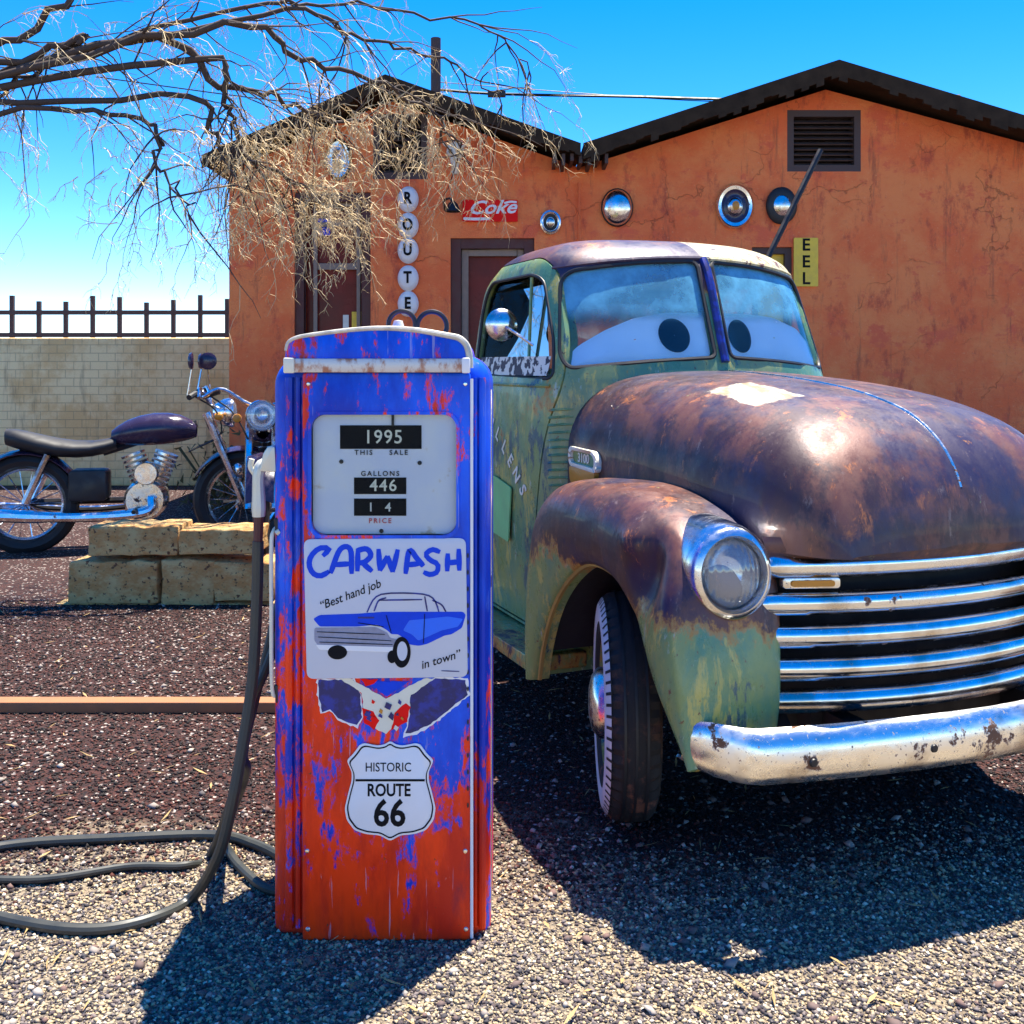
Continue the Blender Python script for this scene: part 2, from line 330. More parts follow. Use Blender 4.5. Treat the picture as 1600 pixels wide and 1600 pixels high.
M['hose'] = plain('black hose', (.030, .032, .028), .5, var=.3)
M['bone'] = plain('bleached bone', (.70, .66, .58), .7)
M['mcpaint'] = plain('purple black motorcycle paint', (.03, .02, .05), .2)
M['utility'] = plain('weathered pole wood', (.075, .045, .04), .85, var=.4, sc=10)

# ---------------------------------------------------------------- ground
def ground_material(name):
    n = N(name)
    v = n.node('ShaderNodeTexVoronoi'); v.inputs['Scale'].default_value = 95; n.link(n.coord(kind='Object'), v.inputs['Vector'])
    hsv = n.node('ShaderNodeSeparateColor'); n.link(v.outputs['Color'], hsv.inputs[0])
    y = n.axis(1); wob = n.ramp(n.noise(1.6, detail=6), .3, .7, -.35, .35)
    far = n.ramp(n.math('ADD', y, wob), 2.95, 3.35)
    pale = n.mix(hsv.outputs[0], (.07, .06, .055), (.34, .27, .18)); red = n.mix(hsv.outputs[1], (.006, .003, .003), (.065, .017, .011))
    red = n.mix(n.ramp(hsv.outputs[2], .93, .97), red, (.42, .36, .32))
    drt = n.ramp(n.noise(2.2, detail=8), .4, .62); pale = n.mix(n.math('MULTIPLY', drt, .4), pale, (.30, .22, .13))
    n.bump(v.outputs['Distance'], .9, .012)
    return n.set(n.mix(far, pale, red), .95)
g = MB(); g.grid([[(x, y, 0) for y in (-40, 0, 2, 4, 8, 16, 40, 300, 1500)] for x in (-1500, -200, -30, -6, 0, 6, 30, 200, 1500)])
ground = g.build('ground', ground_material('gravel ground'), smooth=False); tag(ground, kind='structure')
# loose stones: one uncountable mass
def pebbles(name, n, y0, y1, hw, smin, smax, cols, keep=None):
    Y = y0+(y1-y0)*rng.random(n)**1.15; X = (rng.random(n)*2-1)*(hw*Y)
    if keep is not None:
        k = keep(X, Y); X, Y = X[k], Y[k]; n = len(X)
    base = np.array([(1,0,0),(-1,0,0),(0,1,0),(0,-1,0),(0,0,1),(0,0,-1)], float)
    F = np.array([(0,2,4),(2,1,4),(1,3,4),(3,0,4),(2,0,5),(1,2,5),(3,1,5),(0,3,5)])
    s = smin+(smax-smin)*rng.random(n)**2.2
    sc = s[:, None]*(.6+.7*rng.random((n, 3))); sc[:, 2] *= .65
    v = base[None]*(.75+.5*rng.random((n, 6, 1)))*sc[:, None, :]
    a = rng.random(n)*2*PI; c, sn = np.cos(a)[:, None], np.sin(a)[:, None]
    vx, vy = v[..., 0]*c-v[..., 1]*sn, v[..., 0]*sn+v[..., 1]*c
    tl = (rng.random(n)-.5)[:, None]; vz = v[..., 2]+vx*tl
    P = np.stack([vx+X[:, None], vy+Y[:, None], vz+s[:, None]*.25], -1).reshape(-1, 3)
    T = (F[None]+6*np.arange(n)[:, None, None]).reshape(-1, 3)
    me = bpy.data.meshes.new(name); me.vertices.add(len(P)); me.vertices.foreach_set('co', P.ravel())
    me.loops.add(T.size); me.loops.foreach_set('vertex_index', T.ravel().astype(np.int32))
    me.polygons.add(len(T)); me.polygons.foreach_set('loop_start', np.arange(0, T.size, 3, dtype=np.int32))
    me.polygons.foreach_set('loop_total', np.full(len(T), 3, dtype=np.int32)); me.update(); me.validate()
    nn = N(name); ge = nn.node('ShaderNodeNewGeometry'); rp = nn.node('ShaderNodeValToRGB'); rp.color_ramp.interpolation = 'CONSTANT'
    e = rp.color_ramp.elements
    for i, (p, cc) in enumerate(cols):
        q = e[i] if i < 2 else e.new(p); q.position = p; q.color = (*cc, 1)
    nn.link(ge.outputs['Random Per Island'], rp.inputs[0]); me.materials.append(nn.set(rp.outputs[0], .85))
    o = bpy.data.objects.new(name, me); C.objects.link(o); return tag(o, kind='stuff')
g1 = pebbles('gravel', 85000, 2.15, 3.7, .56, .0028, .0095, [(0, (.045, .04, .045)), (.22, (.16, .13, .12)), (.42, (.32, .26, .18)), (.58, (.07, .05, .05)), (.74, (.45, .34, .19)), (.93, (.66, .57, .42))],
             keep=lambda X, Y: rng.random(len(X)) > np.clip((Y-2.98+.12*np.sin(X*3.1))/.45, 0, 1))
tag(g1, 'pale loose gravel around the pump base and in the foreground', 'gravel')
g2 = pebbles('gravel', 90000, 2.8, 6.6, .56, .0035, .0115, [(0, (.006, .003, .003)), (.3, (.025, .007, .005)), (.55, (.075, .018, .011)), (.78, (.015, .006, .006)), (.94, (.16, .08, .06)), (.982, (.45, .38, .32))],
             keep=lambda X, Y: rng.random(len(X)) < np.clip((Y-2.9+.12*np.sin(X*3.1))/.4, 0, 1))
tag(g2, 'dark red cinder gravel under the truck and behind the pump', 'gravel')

g3 = pebbles('gravel', 1300, 2.15, 6.5, .56, .008, .020, [(0, (.12, .08, .07)), (.3, (.26, .22, .19)), (.55, (.15, .09, .075)), (.8, (.36, .31, .26)), (.95, (.08, .07, .07))])
tag(g3, 'larger stones scattered over the gravel yard', 'stones')
lt = MB()
for i in range(380):
    y_ = random.uniform(2.2, 7); x_ = random.uniform(-.55, .55)*y_; a_ = random.uniform(0, PI); L_ = random.uniform(.008, .045); w_ = random.uniform(.0012, .006)
    c_, s_ = math.cos(a_), math.sin(a_); z_ = random.uniform(.010, .018); k_ = random.uniform(-.3, .3)*L_
    lt.add([(x_-c_*L_, y_-s_*L_, z_), (x_+s_*w_, y_-c_*w_, z_+.003), (x_+c_*L_, y_+s_*L_, z_+abs(k_)), (x_-s_*w_, y_+c_*w_, z_+.003)], [(0, 1, 2, 3)])
lo = lt.build('leaf_litter', plain('dry litter', (.36, .24, .10), .9, var=.6, sc=3), None, smooth=False, recalc=False); tag(lo, 'dry leaves and broken twigs strewn on the gravel', 'litter', kind='stuff')
# ---------------------------------------------------------------- building
BY = 11.0
def bx(px): return (px-800)*BY/1600
def bz(py): return EYE+(570-py)*BY/1600
bld = empty('stucco_building', (0, BY, 0), label='orange stucco building with two low gables and dark overhanging roof edges', cat='building')
DEP = 9.0
prof = [(bx(358), 0), (bx(1700), 0), (bx(1700), bz(250)), (bx(1290), bz(140)), (bx(905), bz(262)), (bx(610), bz(158)), (bx(358), bz(268))]
FM = lambda a, b, c: (a, c, b)
w = MB(); w.prism(prof, 0, DEP, FM); wall = w.build('wall', M['stucco'], bld, smooth=False)
def cut(x0, z0, x1, z1, d=.22):
    k = MB().box((x0, -1, z0), (x1, d, z1)).build('cut', None, None, smooth=False); k.location = (0, BY, 0); return k
WIN = (bx(460), bz(560), bx(579), bz(300)); DOOR = (bx(704), .02, bx(835), bz(372)); DOOR2 = (bx(1175), .02, bx(1238), bz(386))
VENT1 = (bx(583), bz(280), bx(668), bz(178)); VENT2 = (bx(1230), bz(268), bx(1345), bz(172))
cuts = [cut(*WIN), cut(*DOOR), cut(*DOOR2), cut(*VENT1), cut(*VENT2)]
bpy.context.view_layer.update()
for k in cuts: boolean(wall, k, 'DIFFERENCE'); bpy.data.objects.remove(k)
# roofs: sheets that overhang, with fascia
def roof(pts, name='roof'):
    r = MB()
    for (x0, z0), (x1, z1) in zip(pts, pts[1:]):
        r.prism([(x0, z0), (x1, z1), (x1, z1-.075), (x0, z0-.075)], -.42, DEP+.3, FM)
    return r.build(name, M['roof'], bld, smooth=False)
L1 = [(bx(335), bz(258)), (bx(610), bz(137)), (bx(903), bz(240))]; L2 = [(bx(907), bz(240)), (bx(1290), bz(115)), (bx(1720), bz(244))]
roof(L1); roof(L2)
def fascia(pts, th):
    r = MB()
    for (x0, z0), (x1, z1) in zip(pts, pts[1:]):
        nseg = 34
        for i in range(nseg):
            a, b = i/nseg, (i+1)/nseg; t0 = th*(.72+.5*random.random())
            xa, za, xb, zb = x0+(x1-x0)*a, z0+(z1-z0)*a, x0+(x1-x0)*b, z0+(z1-z0)*b
            r.prism([(xa, za+.015), (xb, zb+.015), (xb, zb-t0), (xa, za-t0)], -.46, -.425, FM)
    return r.build('fascia', M['roof'], bld, smooth=False)
fascia(L1, .13); fascia(L2, .17)
# exposed rafter ends at the valley
for i in range(7):
    px = 862+i*13
    MB().box((bx(px), -.40, bz(266+4*math.sin(i*2.1))), (bx(px+5), -.02, bz(252))).build('rafter_end', M['slat'], bld, smooth=False)
def vent(V, rows, name):
    x0, z0, x1, z1 = V
    fr = MB(); t = .07
    fr.box((x0, .0, z0), (x0+t, .2, z1)); fr.box((x1-t, .0, z0), (x1, .2, z1)); fr.box((x0+t, .0, z1-t), (x1-t, .2, z1)); fr.box((x0+t, .0, z0), (x1-t, .2, z0+t))
    f = fr.build('vent_frame', M['slat'], bld, smooth=False)
    b = MB().box((x0+t, .19, z0+t), (x1-t, .215, z1-t)).build('vent_backing', M['dark'], f, smooth=False)
    for i in range(rows):
        z = z0+t+(z1-z0-2*t)*(i+.5)/rows; s = MB(); h = .028
        s.add([(x0+t, .02, z-h), (x1-t, .02, z-h), (x1-t, .14, z+h), (x0+t, .14, z+h), (x0+t, .035, z-h-.012), (x1-t, .035, z-h-.012), (x1-t, .155, z+h-.012), (x0+t, .155, z+h-.012)],
              [(0,1,2,3),(7,6,5,4),(0,4,5,1),(1,5,6,2),(2,6,7,3),(3,7,4,0)])
        s.build('slat', M['slat'], f, smooth=False)
vent(VENT1, 8, 'vent'); vent(VENT2, 9, 'vent')
def frame_set(R, t, mat, parent, y0=.03, y1=.12, name='window_frame', bars=()):
    x0, z0, x1, z1 = R; f = MB()
    f.box((x0, y0, z0), (x0+t, y1, z1)); f.box((x1-t, y0, z0), (x1, y1, z1)); f.box((x0+t, y0, z1-t), (x1-t, y1, z1)); f.box((x0+t, y0, z0), (x1-t, y1, z0+t))
    for bz0, bz1 in bars: f.box((x0+t, y0+.01, bz0), (x1-t, y1-.01, bz1))
    return f.build(name, mat, parent, smooth=False, bevel=.004)
wf = frame_set(WIN, .10, M['trim'], bld, name='window')
inner = (WIN[0]+.10, WIN[1]+.10, WIN[2]-.10, WIN[3]-.10)
M['sash'] = plain('weathered sash', (.26, .19, .15), .7, var=.4)
f2 = frame_set((bx(487), inner[1], bx(561), inner[3]), .04, M['sash'], wf, .09, .13, 'sash', bars=[(bz(420), bz(410)), (bz(352), bz(345))])
MB().box((inner[0], .165, inner[1]), (inner[2], .175, inner[3])).build('pane', M['wpane'], wf, smooth=False)
for px, py, ww, hh, m in ((548, 500, 15, 28, 'cream'), (523, 503, 10, 24, 'cream'), (500, 352, 22, 20, 'blueletter')):
    pass
df_ = frame_set(DOOR, .11, M['trim'], bld, name='door')
f3 = frame_set((DOOR[0]+.115, .03, DOOR[2]-.115, DOOR[3]-.115), .07, M['sash'], df_, .08, .14, 'door_leaf', bars=[(1.05, 1.2)])
MB().box((DOOR[0]+.11, .165, .03), (DOOR[2]-.11, .175, DOOR[3]-.11)).build('pane', M['wpane'], df_, smooth=False)
d2 = frame_set(DOOR2, .07, M['slat'], bld, name='door')
MB().box((DOOR2[0]+.07, .10, .03), (DOOR2[2]-.07, .13, DOOR2[3]-.07)).build('door_leaf', M['signyellow'], d2, smooth=False)
# cards standing in the window
for px, py, pw, ph, m, lab in ((555, 503, 17, 34, 'signyellow', 'yellow card standing in the left window'), (537, 505, 9, 28, 'bone', 'narrow pale card beside the yellow card in the window'), (500, 352, 24, 26, 'blueletter', 'small blue card behind the twigs high in the left window')):
    o = MB().box((-pw/2*BY/1600, -.01, -ph/2*BY/1600), (pw/2*BY/1600, .004, ph/2*BY/1600)).build('window_card', M[m], None, smooth=False)
    o.location = (bx(px), BY+.15, bz(py)); tag(o, lab, 'card')

MB().lathe([(0, .05), (.025, .045), (.03, .02), (.012, 0)], Matrix.Translation((DOOR[0]+.19, .07, 1.15)) @ Matrix.Rotation(PI/2, 4, 'X'), 14).build('handle', M['oldchrome'], df_)
MB().tube([(bx(905), -.03, bz(286)), (bx(905), -.03, .3)], .014, 6).build('conduit', M['stucco'], bld)
# things on the facade
S11 = BY/1600
def facM(cx, cz):
    return lambda a, b, c: (a, -c, b)
for i, (ch, py, nm) in enumerate((('R', 312, 'top'), ('O', 353, ''), ('U', 392, ''), ('T', 435, ''), ('E', 475, 'lowest'))):
    r = empty('letter_disc', (bx(638), BY-.02, bz(py)), label=f'white oval disc bearing the black letter {ch} in the ROUTE column', cat='letter sign', group='white letter discs spelling ROUTE')
    M0 = Matrix.Rotation(PI/2, 4, 'X')
    mb = MB(); mb.lathe([(0, .06), (.07, .058), (.095, .045), (.108, .02), (.115, 0)], M0, 36)
    for k in range(len(mb.v)): x, y, z = mb.v[k]; mb.v[k] = (x*.98, y, z*1.22)
    mb.build('disc', M['white'], r, angle=60)
    text('letter', ch, .17, lambda a, b, c: (a, -.062-c, b), M['letter'], r, bold=.006, sx=.8, depth=.004)
def hubcap(px, py, rx, rz, lab, prof, mats):
    r = empty('hubcap', (bx(px), BY-.015, bz(py)), label=lab, cat='hubcap', group='hubcaps on the orange wall')
    R = rx*S11
    for (nm, pr, m) in prof:
        mb = MB(); mb.lathe([(a*R, b*R) for a, b in pr], Matrix.Rotation(PI/2, 4, 'X'), 40)
        for k in range(len(mb.v)): x, y, z = mb.v[k]; mb.v[k] = (x, y, z*rz/rx)
        mb.build(nm, M[m], r, angle=50)
    return r
hubcap(860, 348, 16, 19, 'small chrome hubcap with dark ring just above the truck roof', [('rim', [(1, 0), (1, .25), (.85, .32), (.7, .2)], 'chrome'), ('ring', [(.7, .2), (.45, .12)], 'black'), ('cap', [(.45, .12), (.4, .3), (.2, .4), (0, .42)], 'chrome')], 0)
hubcap(964, 325, 25, 30, 'plain domed chrome hubcap between the small hubcap and the ringed one', [('rim', [(1, 0), (1, .12), (.93, .18)], 'iron'), ('cap', [(.93, .18), (.85, .38), (.6, .55), (.3, .64), (0, .66)], 'chrome')], 0)
hubcap(1147, 323, 29, 35, 'large chrome hubcap with dark ring and amber centre', [('rim', [(1, 0), (1, .15), (.9, .26), (.75, .22)], 'chrome'), ('ring', [(.75, .22), (.6, .1), (.45, .14)], 'mcpaint'), ('cap', [(.45, .14), (.38, .3), (.2, .38)], 'chrome'), ('centre', [(.2, .38), (.1, .42), (0, .43)], 'rustyorange')], 0)
hubcap(1220, 322, 24, 29, 'black hubcap with polished pale centre beside the slanting pole', [('rim', [(1, 0), (1, .15), (.85, .28), (.55, .3)], 'black'), ('cap', [(.55, .3), (.4, .42), (.2, .48), (0, .5)], 'chrome')], 0)
hubcap(530, 250, 20, 33, 'grey wall disc half hidden behind pale twigs left of the attic louvre', [('rim', [(1, 0), (1, .15), (.85, .28)], 'iron'), ('cap', [(.85, .28), (.5, .2), (.3, .4), (0, .45)], 'oldchrome')], 0)
# animal skull on the wall right of the louvre
sk = empty('animal_skull', (bx(712), BY-.03, bz(250)), label='bleached animal skull hung on the wall right of the attic louvre', cat='skull')
P = []
for z, rx_, ry_ in ((-.17, .02, .02), (-.16, .035, .035), (-.08, .04, .05), (0, .06, .06), (.06, .095, .07), (.11, .09, .07), (.16, .06, .05), (.18, .01, .01)):
    P.append([(rx_*math.cos(2*PI*q/16), -.06+ry_*math.sin(2*PI*q/16), z) for q in range(16)])
MB().grid(P, cv=True).build('skull', M['bone'], sk, angle=80)
for s in (-1, 1):
    MB().tube(cr([(s*.06, -.07, .11), (s*.12, -.08, .15), (s*.15, -.09, .22)], 8), [.018-.002*i for i in range(8)], 6).build('horn', M['bone'], sk)
    MB().lathe([(0, .0), (.02, 0), (.022, .012)], Matrix.Translation((s*.045, -.125, .06)) @ Matrix.Rotation(PI/2, 4, 'X'), 12).build('eye_socket', M['dark'], sk)
# small wall lamp
wl = empty('wall_lamp', (bx(710), BY, bz(325)), label='small dark gooseneck lamp beside the red sign', cat='lamp')
MB().tube(cr([(-.10, 0, -.02), (-.10, -.16, .05), (-.03, -.26, .06), (.0, -.28, .0)], 12), .014, 8).build('arm', M['iron'], wl)
MB().lathe([(.02, .03), (.05, .0), (.085, -.08), (.08, -.082)], Matrix.Translation((0, -.28, 0)), 20).build('lamp_shade', M['iron'], wl)
# red cola style sign
sg = empty('red_sign', (bx(766), BY-.02, bz(330)), label='red enamel sign with white script and ribbon above the door', cat='sign')
sw, sh = 43*S11, 17*S11
MB().prism(rrect(-sw, -sh, sw, sh, .01), 0, .02, FM and (lambda a, b, c: (a, -c, b))).build('panel', M['signred'], sg, smooth=False)
FS = lambda a, b, c: (a, -.021-c, b)
text('lettering', 'Coke', .20, FS, M['white'], sg, bold=.004, shear=.4, sx=1.15, at=(.015, .03), rot=.03)
for pl_, ww_ in (([(-sw+.01, -.085), (-.15, -.09), (0, -.085)], .03), ([(.15, .08), (.22, .095), (sw-.01, .09)], .022)):
    rb = MB(); ribbon(rb, pl_, ww_, FS, 0, .002); rb.build('ribbon', M['white'], sg, smooth=False)
# yellow sign at right with dark stacked marks
ys = empty('yellow_sign', (bx(1258), BY-.02, bz(410)), label='upright yellow sign with dark marks behind the truck cab', cat='sign')
MB().prism(rrect(-.13, -.26, .13, .26, .01), 0, .015, lambda a, b, c: (a, -c, b)).build('panel', M['signyellow'], ys, smooth=False)
text('lettering', 'E\nE\nL', .18, lambda a, b, c: (a, -.016-c, b), M['letter'], ys, bold=.004, at=(0, 0))
# leaning pole
lp = MB().tube([W(1282, 235, 9.6), W(1205, 392, 9.3), W(1120, 565, 9.0)], .028, 8).build('leaning_pole', M['iron'], None)
tag(lp, 'thin black pole leaning diagonally in front of the right hubcap', 'pole')
# stovepipe, mast, wires
sp = MB().tube([(W(681, 60, 15)), (W(681, 60, 15).x, 15, 0)], .075, 10).build('utility_pole', M['utility'], None)
tag(sp, 'brown timber utility pole rising behind the left gable', 'pole')
mp = MB().tube([(W(543, 30, 17)), (W(543, 60, 17).x, 17, 0)], .022, 6).build('antenna_mast', M['alum'], None)
tag(mp, 'slim grey antenna mast behind the left roof slope', 'mast')
def wire(pts, r, lab):
    P = cr(pts, 20); o = MB().tube([tuple(p) for p in P], r, 5).build('overhead_wire', M['iron'], None); tag(o, lab, 'wire', 'overhead wires')
wire([W(681, 140, 15), W(780, 147, 15), W(980, 151, 15), W(1200, 156, 15), W(1500, 150, 15)], .022, 'thick dark overhead wire running right from the utility pole')
wire([W(681, 128, 15), W(900, 145, 15), W(1100, 158, 15), W(1500, 170, 15)], .007, 'thin overhead wire just beneath the thick one')
wire([W(681, 150, 15), W(560, 160, 15.2), W(440, 158, 15.6), W(150, 120, 16)], .010, 'overhead wire running left from the utility pole behind the twigs')
MB().box((-.12, -.06, -.035), (.14, .06, .035)).build('insulator', M['iron'], None, smooth=False).location = W(775, 147, 14.9)
tag(bpy.data.objects['insulator'], 'dark wire clamp hanging on the thick overhead wire', 'insulator')

# ---------------------------------------------------------------- gas pump
PX, PY = (595-800)*2.7/1600, 2.70
ps = 2.7/1600
pump = empty('gas_pump', (PX, PY, 0), label='tall vintage gas pump with peeling blue over red paint', cat='gas pump')
def px_(p): return (p-595)*ps
def pz_(p): return EYE+(570-p)*ps
# shell: plan outline swept up, front silhouette rounded at the shoulders
def shell(x0, x1, z0, z1, y0, y1, rt, rp=.05, n=40):
    rows = []
    cx = (x0+x1)/2; hw = (x1-x0)/2
    zs = [z0]+list(np.linspace(z0+.02, z1-rt, 4))+[z1-rt+rt*math.sin(t) for t in np.linspace(.15, PI/2, 9)]
    for z in zs:
        d = 0
        if z > z1-rt: d = rt-math.sqrt(max(0, rt*rt-(z-(z1-rt))**2))
        out = rrect(cx-hw+d, y0+d*.35, cx+hw-d, y1-d*.35, rp, 8)
        rows.append([(a, b, z) for a, b in out])
    m = MB(); m.grid(rows, cv=True); k = len(rows[0]); base = (len(rows)-1)*k
    m.f.append(tuple(base+i for i in range(k))); m.f.append(tuple(range(k))[::-1]); return m
shell(px_(419), px_(766), .0, pz_(553), .035, .46, .085).build('body_shell', M['pumpside'], pump, angle=50)
# front corner flutes
for a, r_ in ((448, .012), (462, .008), (742, .006), (753, .010)):
    x = px_(a); MB().tube([(x, .032, .02), (x, .032, pz_(590))], r_, 8).build('corner_flute', M['pumpside'], pump)
# front panel with dial opening
fp = MB(); fp.prism(roundpoly([(px_(472), .0), (px_(735), .0), (px_(735), pz_(582)), (px_(472), pz_(582))], .012), -.0, .036, lambda a, b, c: (a, c, b))
front = fp.build('front_panel', M['pump'], pump, bevel=.006, smooth=False)
cutter = MB().prism(rrect(px_(487), pz_(836), px_(713), pz_(648), .035, 8), -.1, .024, lambda a, b, c: (a, c, b)).build('cut', None, pump, smooth=False)
bpy.context.view_layer.update(); boolean(front, cutter, 'DIFFERENCE'); bpy.data.objects.remove(cutter); smoothen(front, 30)
# kick plate / base
MB().box((px_(436), .05, 0), (px_(755), .44, .02)).build('base', M['iron'], pump, smooth=False)
# dial
FP = lambda a, b, c: (px_(a), -c, pz_(b))
rim = MB(); o1 = rrect(487, 648, 713, 836, 20, 8); o2 = rrect(482, 643, 718, 841, 24, 8)
k = len(o1)
for i in range(k):
    j = (i+1) % k
    rim.add([FP(*o1[i], -.02), FP(*o1[j], -.02), FP(*o1[j], .006), FP(*o1[i], .006), FP(*o2[i], .006), FP(*o2[j], .006), FP(*o2[j], 0), FP(*o2[i], 0)], [(0, 1, 2, 3), (3, 2, 5, 4), (4, 5, 6, 7)])
rim.build('dial_bezel', M['pumpside'], pump, angle=50)
n = N('stained dial enamel'); a = n.noise(6, detail=8); z = n.ramp(n.axis(2), 1.05, 1.4); c = n.mix(n.ramp(a, .4, .7), (.64, .64, .74), (.74, .71, .72)); c = n.mix(n.ramp(n.noise(12), .62, .72), c, (.5, .35, .22)); M['dial'] = n.set(c, .35)
dial = MB().prism(rrect(487.5, 648.5, 712.5, 835.5, 20, 8), -.022, -.014, FP).build('dial_face', M['dial'], pump, smooth=False)
def wbox(x0, y0, x1, y1, s):
    m = MB(); m.prism([(x0, y0), (x1, y0), (x1, y1), (x0, y1)], -.014, -.012, FP); o = m.build('counter_window', M['letter'], dial, smooth=False)
    FD = lambda a, b, c: (px_(a), .012-c-.0005, pz_(b))
    return o
wbox(530, 665, 658, 702, 0); wbox(552, 747, 634, 773, 0); wbox(552, 780, 634, 807, 0)
TD = lambda a, b, c: (px_(0)+0, 0, 0)
def dtext(s, px, py, size, mat, bold=0, **k):
    x0, z0 = px_(px), pz_(py)
    return text('lettering', s, size*ps, lambda a, b, c: (x0+a, .0115-c, z0+b), M[mat], dial, bold=bold, depth=.0008, **k)
dtext('1995', 598, 684, 30, 'cream', .0004, sx=.95, spacing=1.1); dtext('446', 598, 760, 26, 'cream', .0004, spacing=1.15); dtext('1  4', 592, 794, 20, 'bone', .0002, spacing=1.2)
for s, x, y, z_, m_ in (('THIS', 567, 708, 11, 'letter'), ('SALE', 622, 708, 11, 'letter'), ('GALLONS', 593, 741, 11, 'letter'), ('PRICE', 593, 815, 11, 'redletter')):
    dtext(s, x, y, z_, m_, .0002, spacing=1.35)
for x, y in ((532, 722), (655, 724), (595, 831)):
    MB().lathe([(0, .004), (.0045, .004), (.006, .0)], Matrix.Translation((px_(x), .013, pz_(y))) @ Matrix.Rotation(PI/2, 4, 'X'), 10).build('screw', M['iron'], dial)
MB().box((px_(611), .008, pz_(666)), (px_(615), .013, pz_(646))).build('clip', M['iron'], dial, smooth=False)
MB().prism(rrect(488, 649, 712, 835, 20, 8), -.004, -.002, FP).build('dial_glass', M['clear'], pump, smooth=False)
# crown
cro = [(445, 581), (733, 581), (733, 556), (729, 541), (718, 531), (700, 526), (650, 517), (600, 513), (550, 516), (480, 525), (455, 531), (447, 541), (445, 556)]
cro = roundpoly(cro, 6, 3)
MB().prism(cro, -.43, .004, FP).build('crown', M['pumpside'], pump, bevel=.006, angle=40)
top = [(447, 548), (450, 536), (460, 529), (482, 524), (550, 515.5), (600, 513), (650, 516), (700, 524.5), (718, 529), (729, 540), (733, 556), (733.5, 575)]
tp = cr([FP(x, y, .002) for x, y in top], 40); rad = [.004+.0065*(i/39) for i in range(40)]
MB().tube([tuple(p) for p in tp], rad, 8).build('crown_rim', M['wornrim'], pump)
n = N('flaking chrome band'); a = n.noise(30, (1, 1, .6), 8); c = n.mix(n.ramp(a, .45, .6), (.55, .52, .50), (.35, .16, .10)); M['band'] = n.set(c, .4, .4)
MB().prism([(447, 560), (731, 560), (731, 582), (447, 582)], .004, .018, FP).build('chrome_band', M['band'], pump, bevel=.003)
for x0, x1 in ((445, 462), (722, 735)):
    MB().prism([(x0, 559), (x1, 559), (x1, 583), (x0, 583)], .004, .022, FP).build('band_end', M['cream'] if x0 < 600 else M['white'], pump, bevel=.004)
MB().tube([FP(737, 592, -.002), FP(737, 1466, -.002)], .0042, 8).build('trim_strip', M['white'], pump)
MB().tube([FP(765, 610, -.1), FP(765, 1455, -.1)], .004, 8).build('trim_strip', M['chrome'], pump)
for k_ in range(16):
    MB().prism(ell(731.2, 868+k_*26, 1.5, 4, 10), 0, .002, FP).build('slot', M['black'], pump, smooth=False)
for x_, y_ in ((482, 600), (727, 600), (480, 1330), (727, 1330), (481, 1452), (728, 1452)):
    MB().lathe([(0, .004), (.0045, .003), (.0065, 0)], Matrix.Translation((px_(x_), 0, pz_(y_))) @ Matrix.Rotation(PI/2, 4, 'X'), 12).build('screw', M['oldchrome'], pump)
# torn emblem decal below the car wash sign
n = N('navy decal'); M['navy'] = n.set(n.mix(n.ramp(n.noise(25, detail=8), .45, .6), (.003, .006, .10), (.006, .02, .25)), .4)
dec = [('decal_wing', 'navy', [(497, 1062), (553, 1062), (563, 1085), (565, 1120), (557, 1132), (540, 1127), (528, 1122), (516, 1108), (503, 1112), (498, 1085)]),
       ('decal_wing', 'navy', [(640, 1084), (680, 1060), (727, 1062), (731, 1086), (712, 1100), (690, 1118), (668, 1134), (648, 1143), (634, 1146), (640, 1120)]),
       ('decal_chevron', 'cream', [(530, 1060), (548, 1060), (604, 1092), (662, 1060), (680, 1060), (642, 1086), (640, 1112), (622, 1130), (604, 1146), (586, 1138), (568, 1112), (566, 1082)]),
       ('decal_centre', 'blueletter', [(572, 1064), (640, 1064), (604, 1088)]),
       ('decal_patch', 'signred', [(566, 1106), (584, 1112), (592, 1126), (584, 1140), (568, 1128)]),
       ('decal_patch', 'signred', [(616, 1114), (634, 1098), (641, 1104), (636, 1128), (612, 1140)]),
       ('decal_patch', 'signred', [(563, 1061), (590, 1061), (584, 1068), (572, 1072)])]
for q_ in range(14):
    cx_, cy_ = random.uniform(574, 632), random.uniform(1096, 1138); w0 = random.uniform(2, 6)
    dec.append(('decal_patch', random.choice(['signred', 'rustyorange', 'navy', 'bone']), [(cx_-w0, cy_), (cx_-w0*.3, cy_-w0*1.3), (cx_+w0, cy_-w0*.4), (cx_+w0*.5, cy_+w0)]))
def ragged(poly, a):
    out = []
    for i, p in enumerate(poly):
        q = poly[(i+1) % len(poly)]; L = math.dist(p, q); kk = max(1, int(L/5))
        for j in range(kk):
            t = j/kk; out.append((p[0]+(q[0]-p[0])*t+random.uniform(-a, a), p[1]+(q[1]-p[1])*t+random.uniform(-a, a)))
    return out
emb = None
for i, (nm, m, pl) in enumerate(dec):
    if m == 'navy':
        cx = sum(p[0] for p in pl)/len(pl); cy = sum(p[1] for p in pl)/len(pl)
        MB().prism(ragged([(cx+(x-cx)*1.07, cy+(y-cy)*1.10+2) for x, y in pl], 1.6), 0, .0008, FP).build('decal_edge', M['white'], pump, smooth=False)
    MB().prism(ragged(pl, 1.0), 0, .0012+.0002*i, FP).build(nm, M[m], pump, smooth=False)
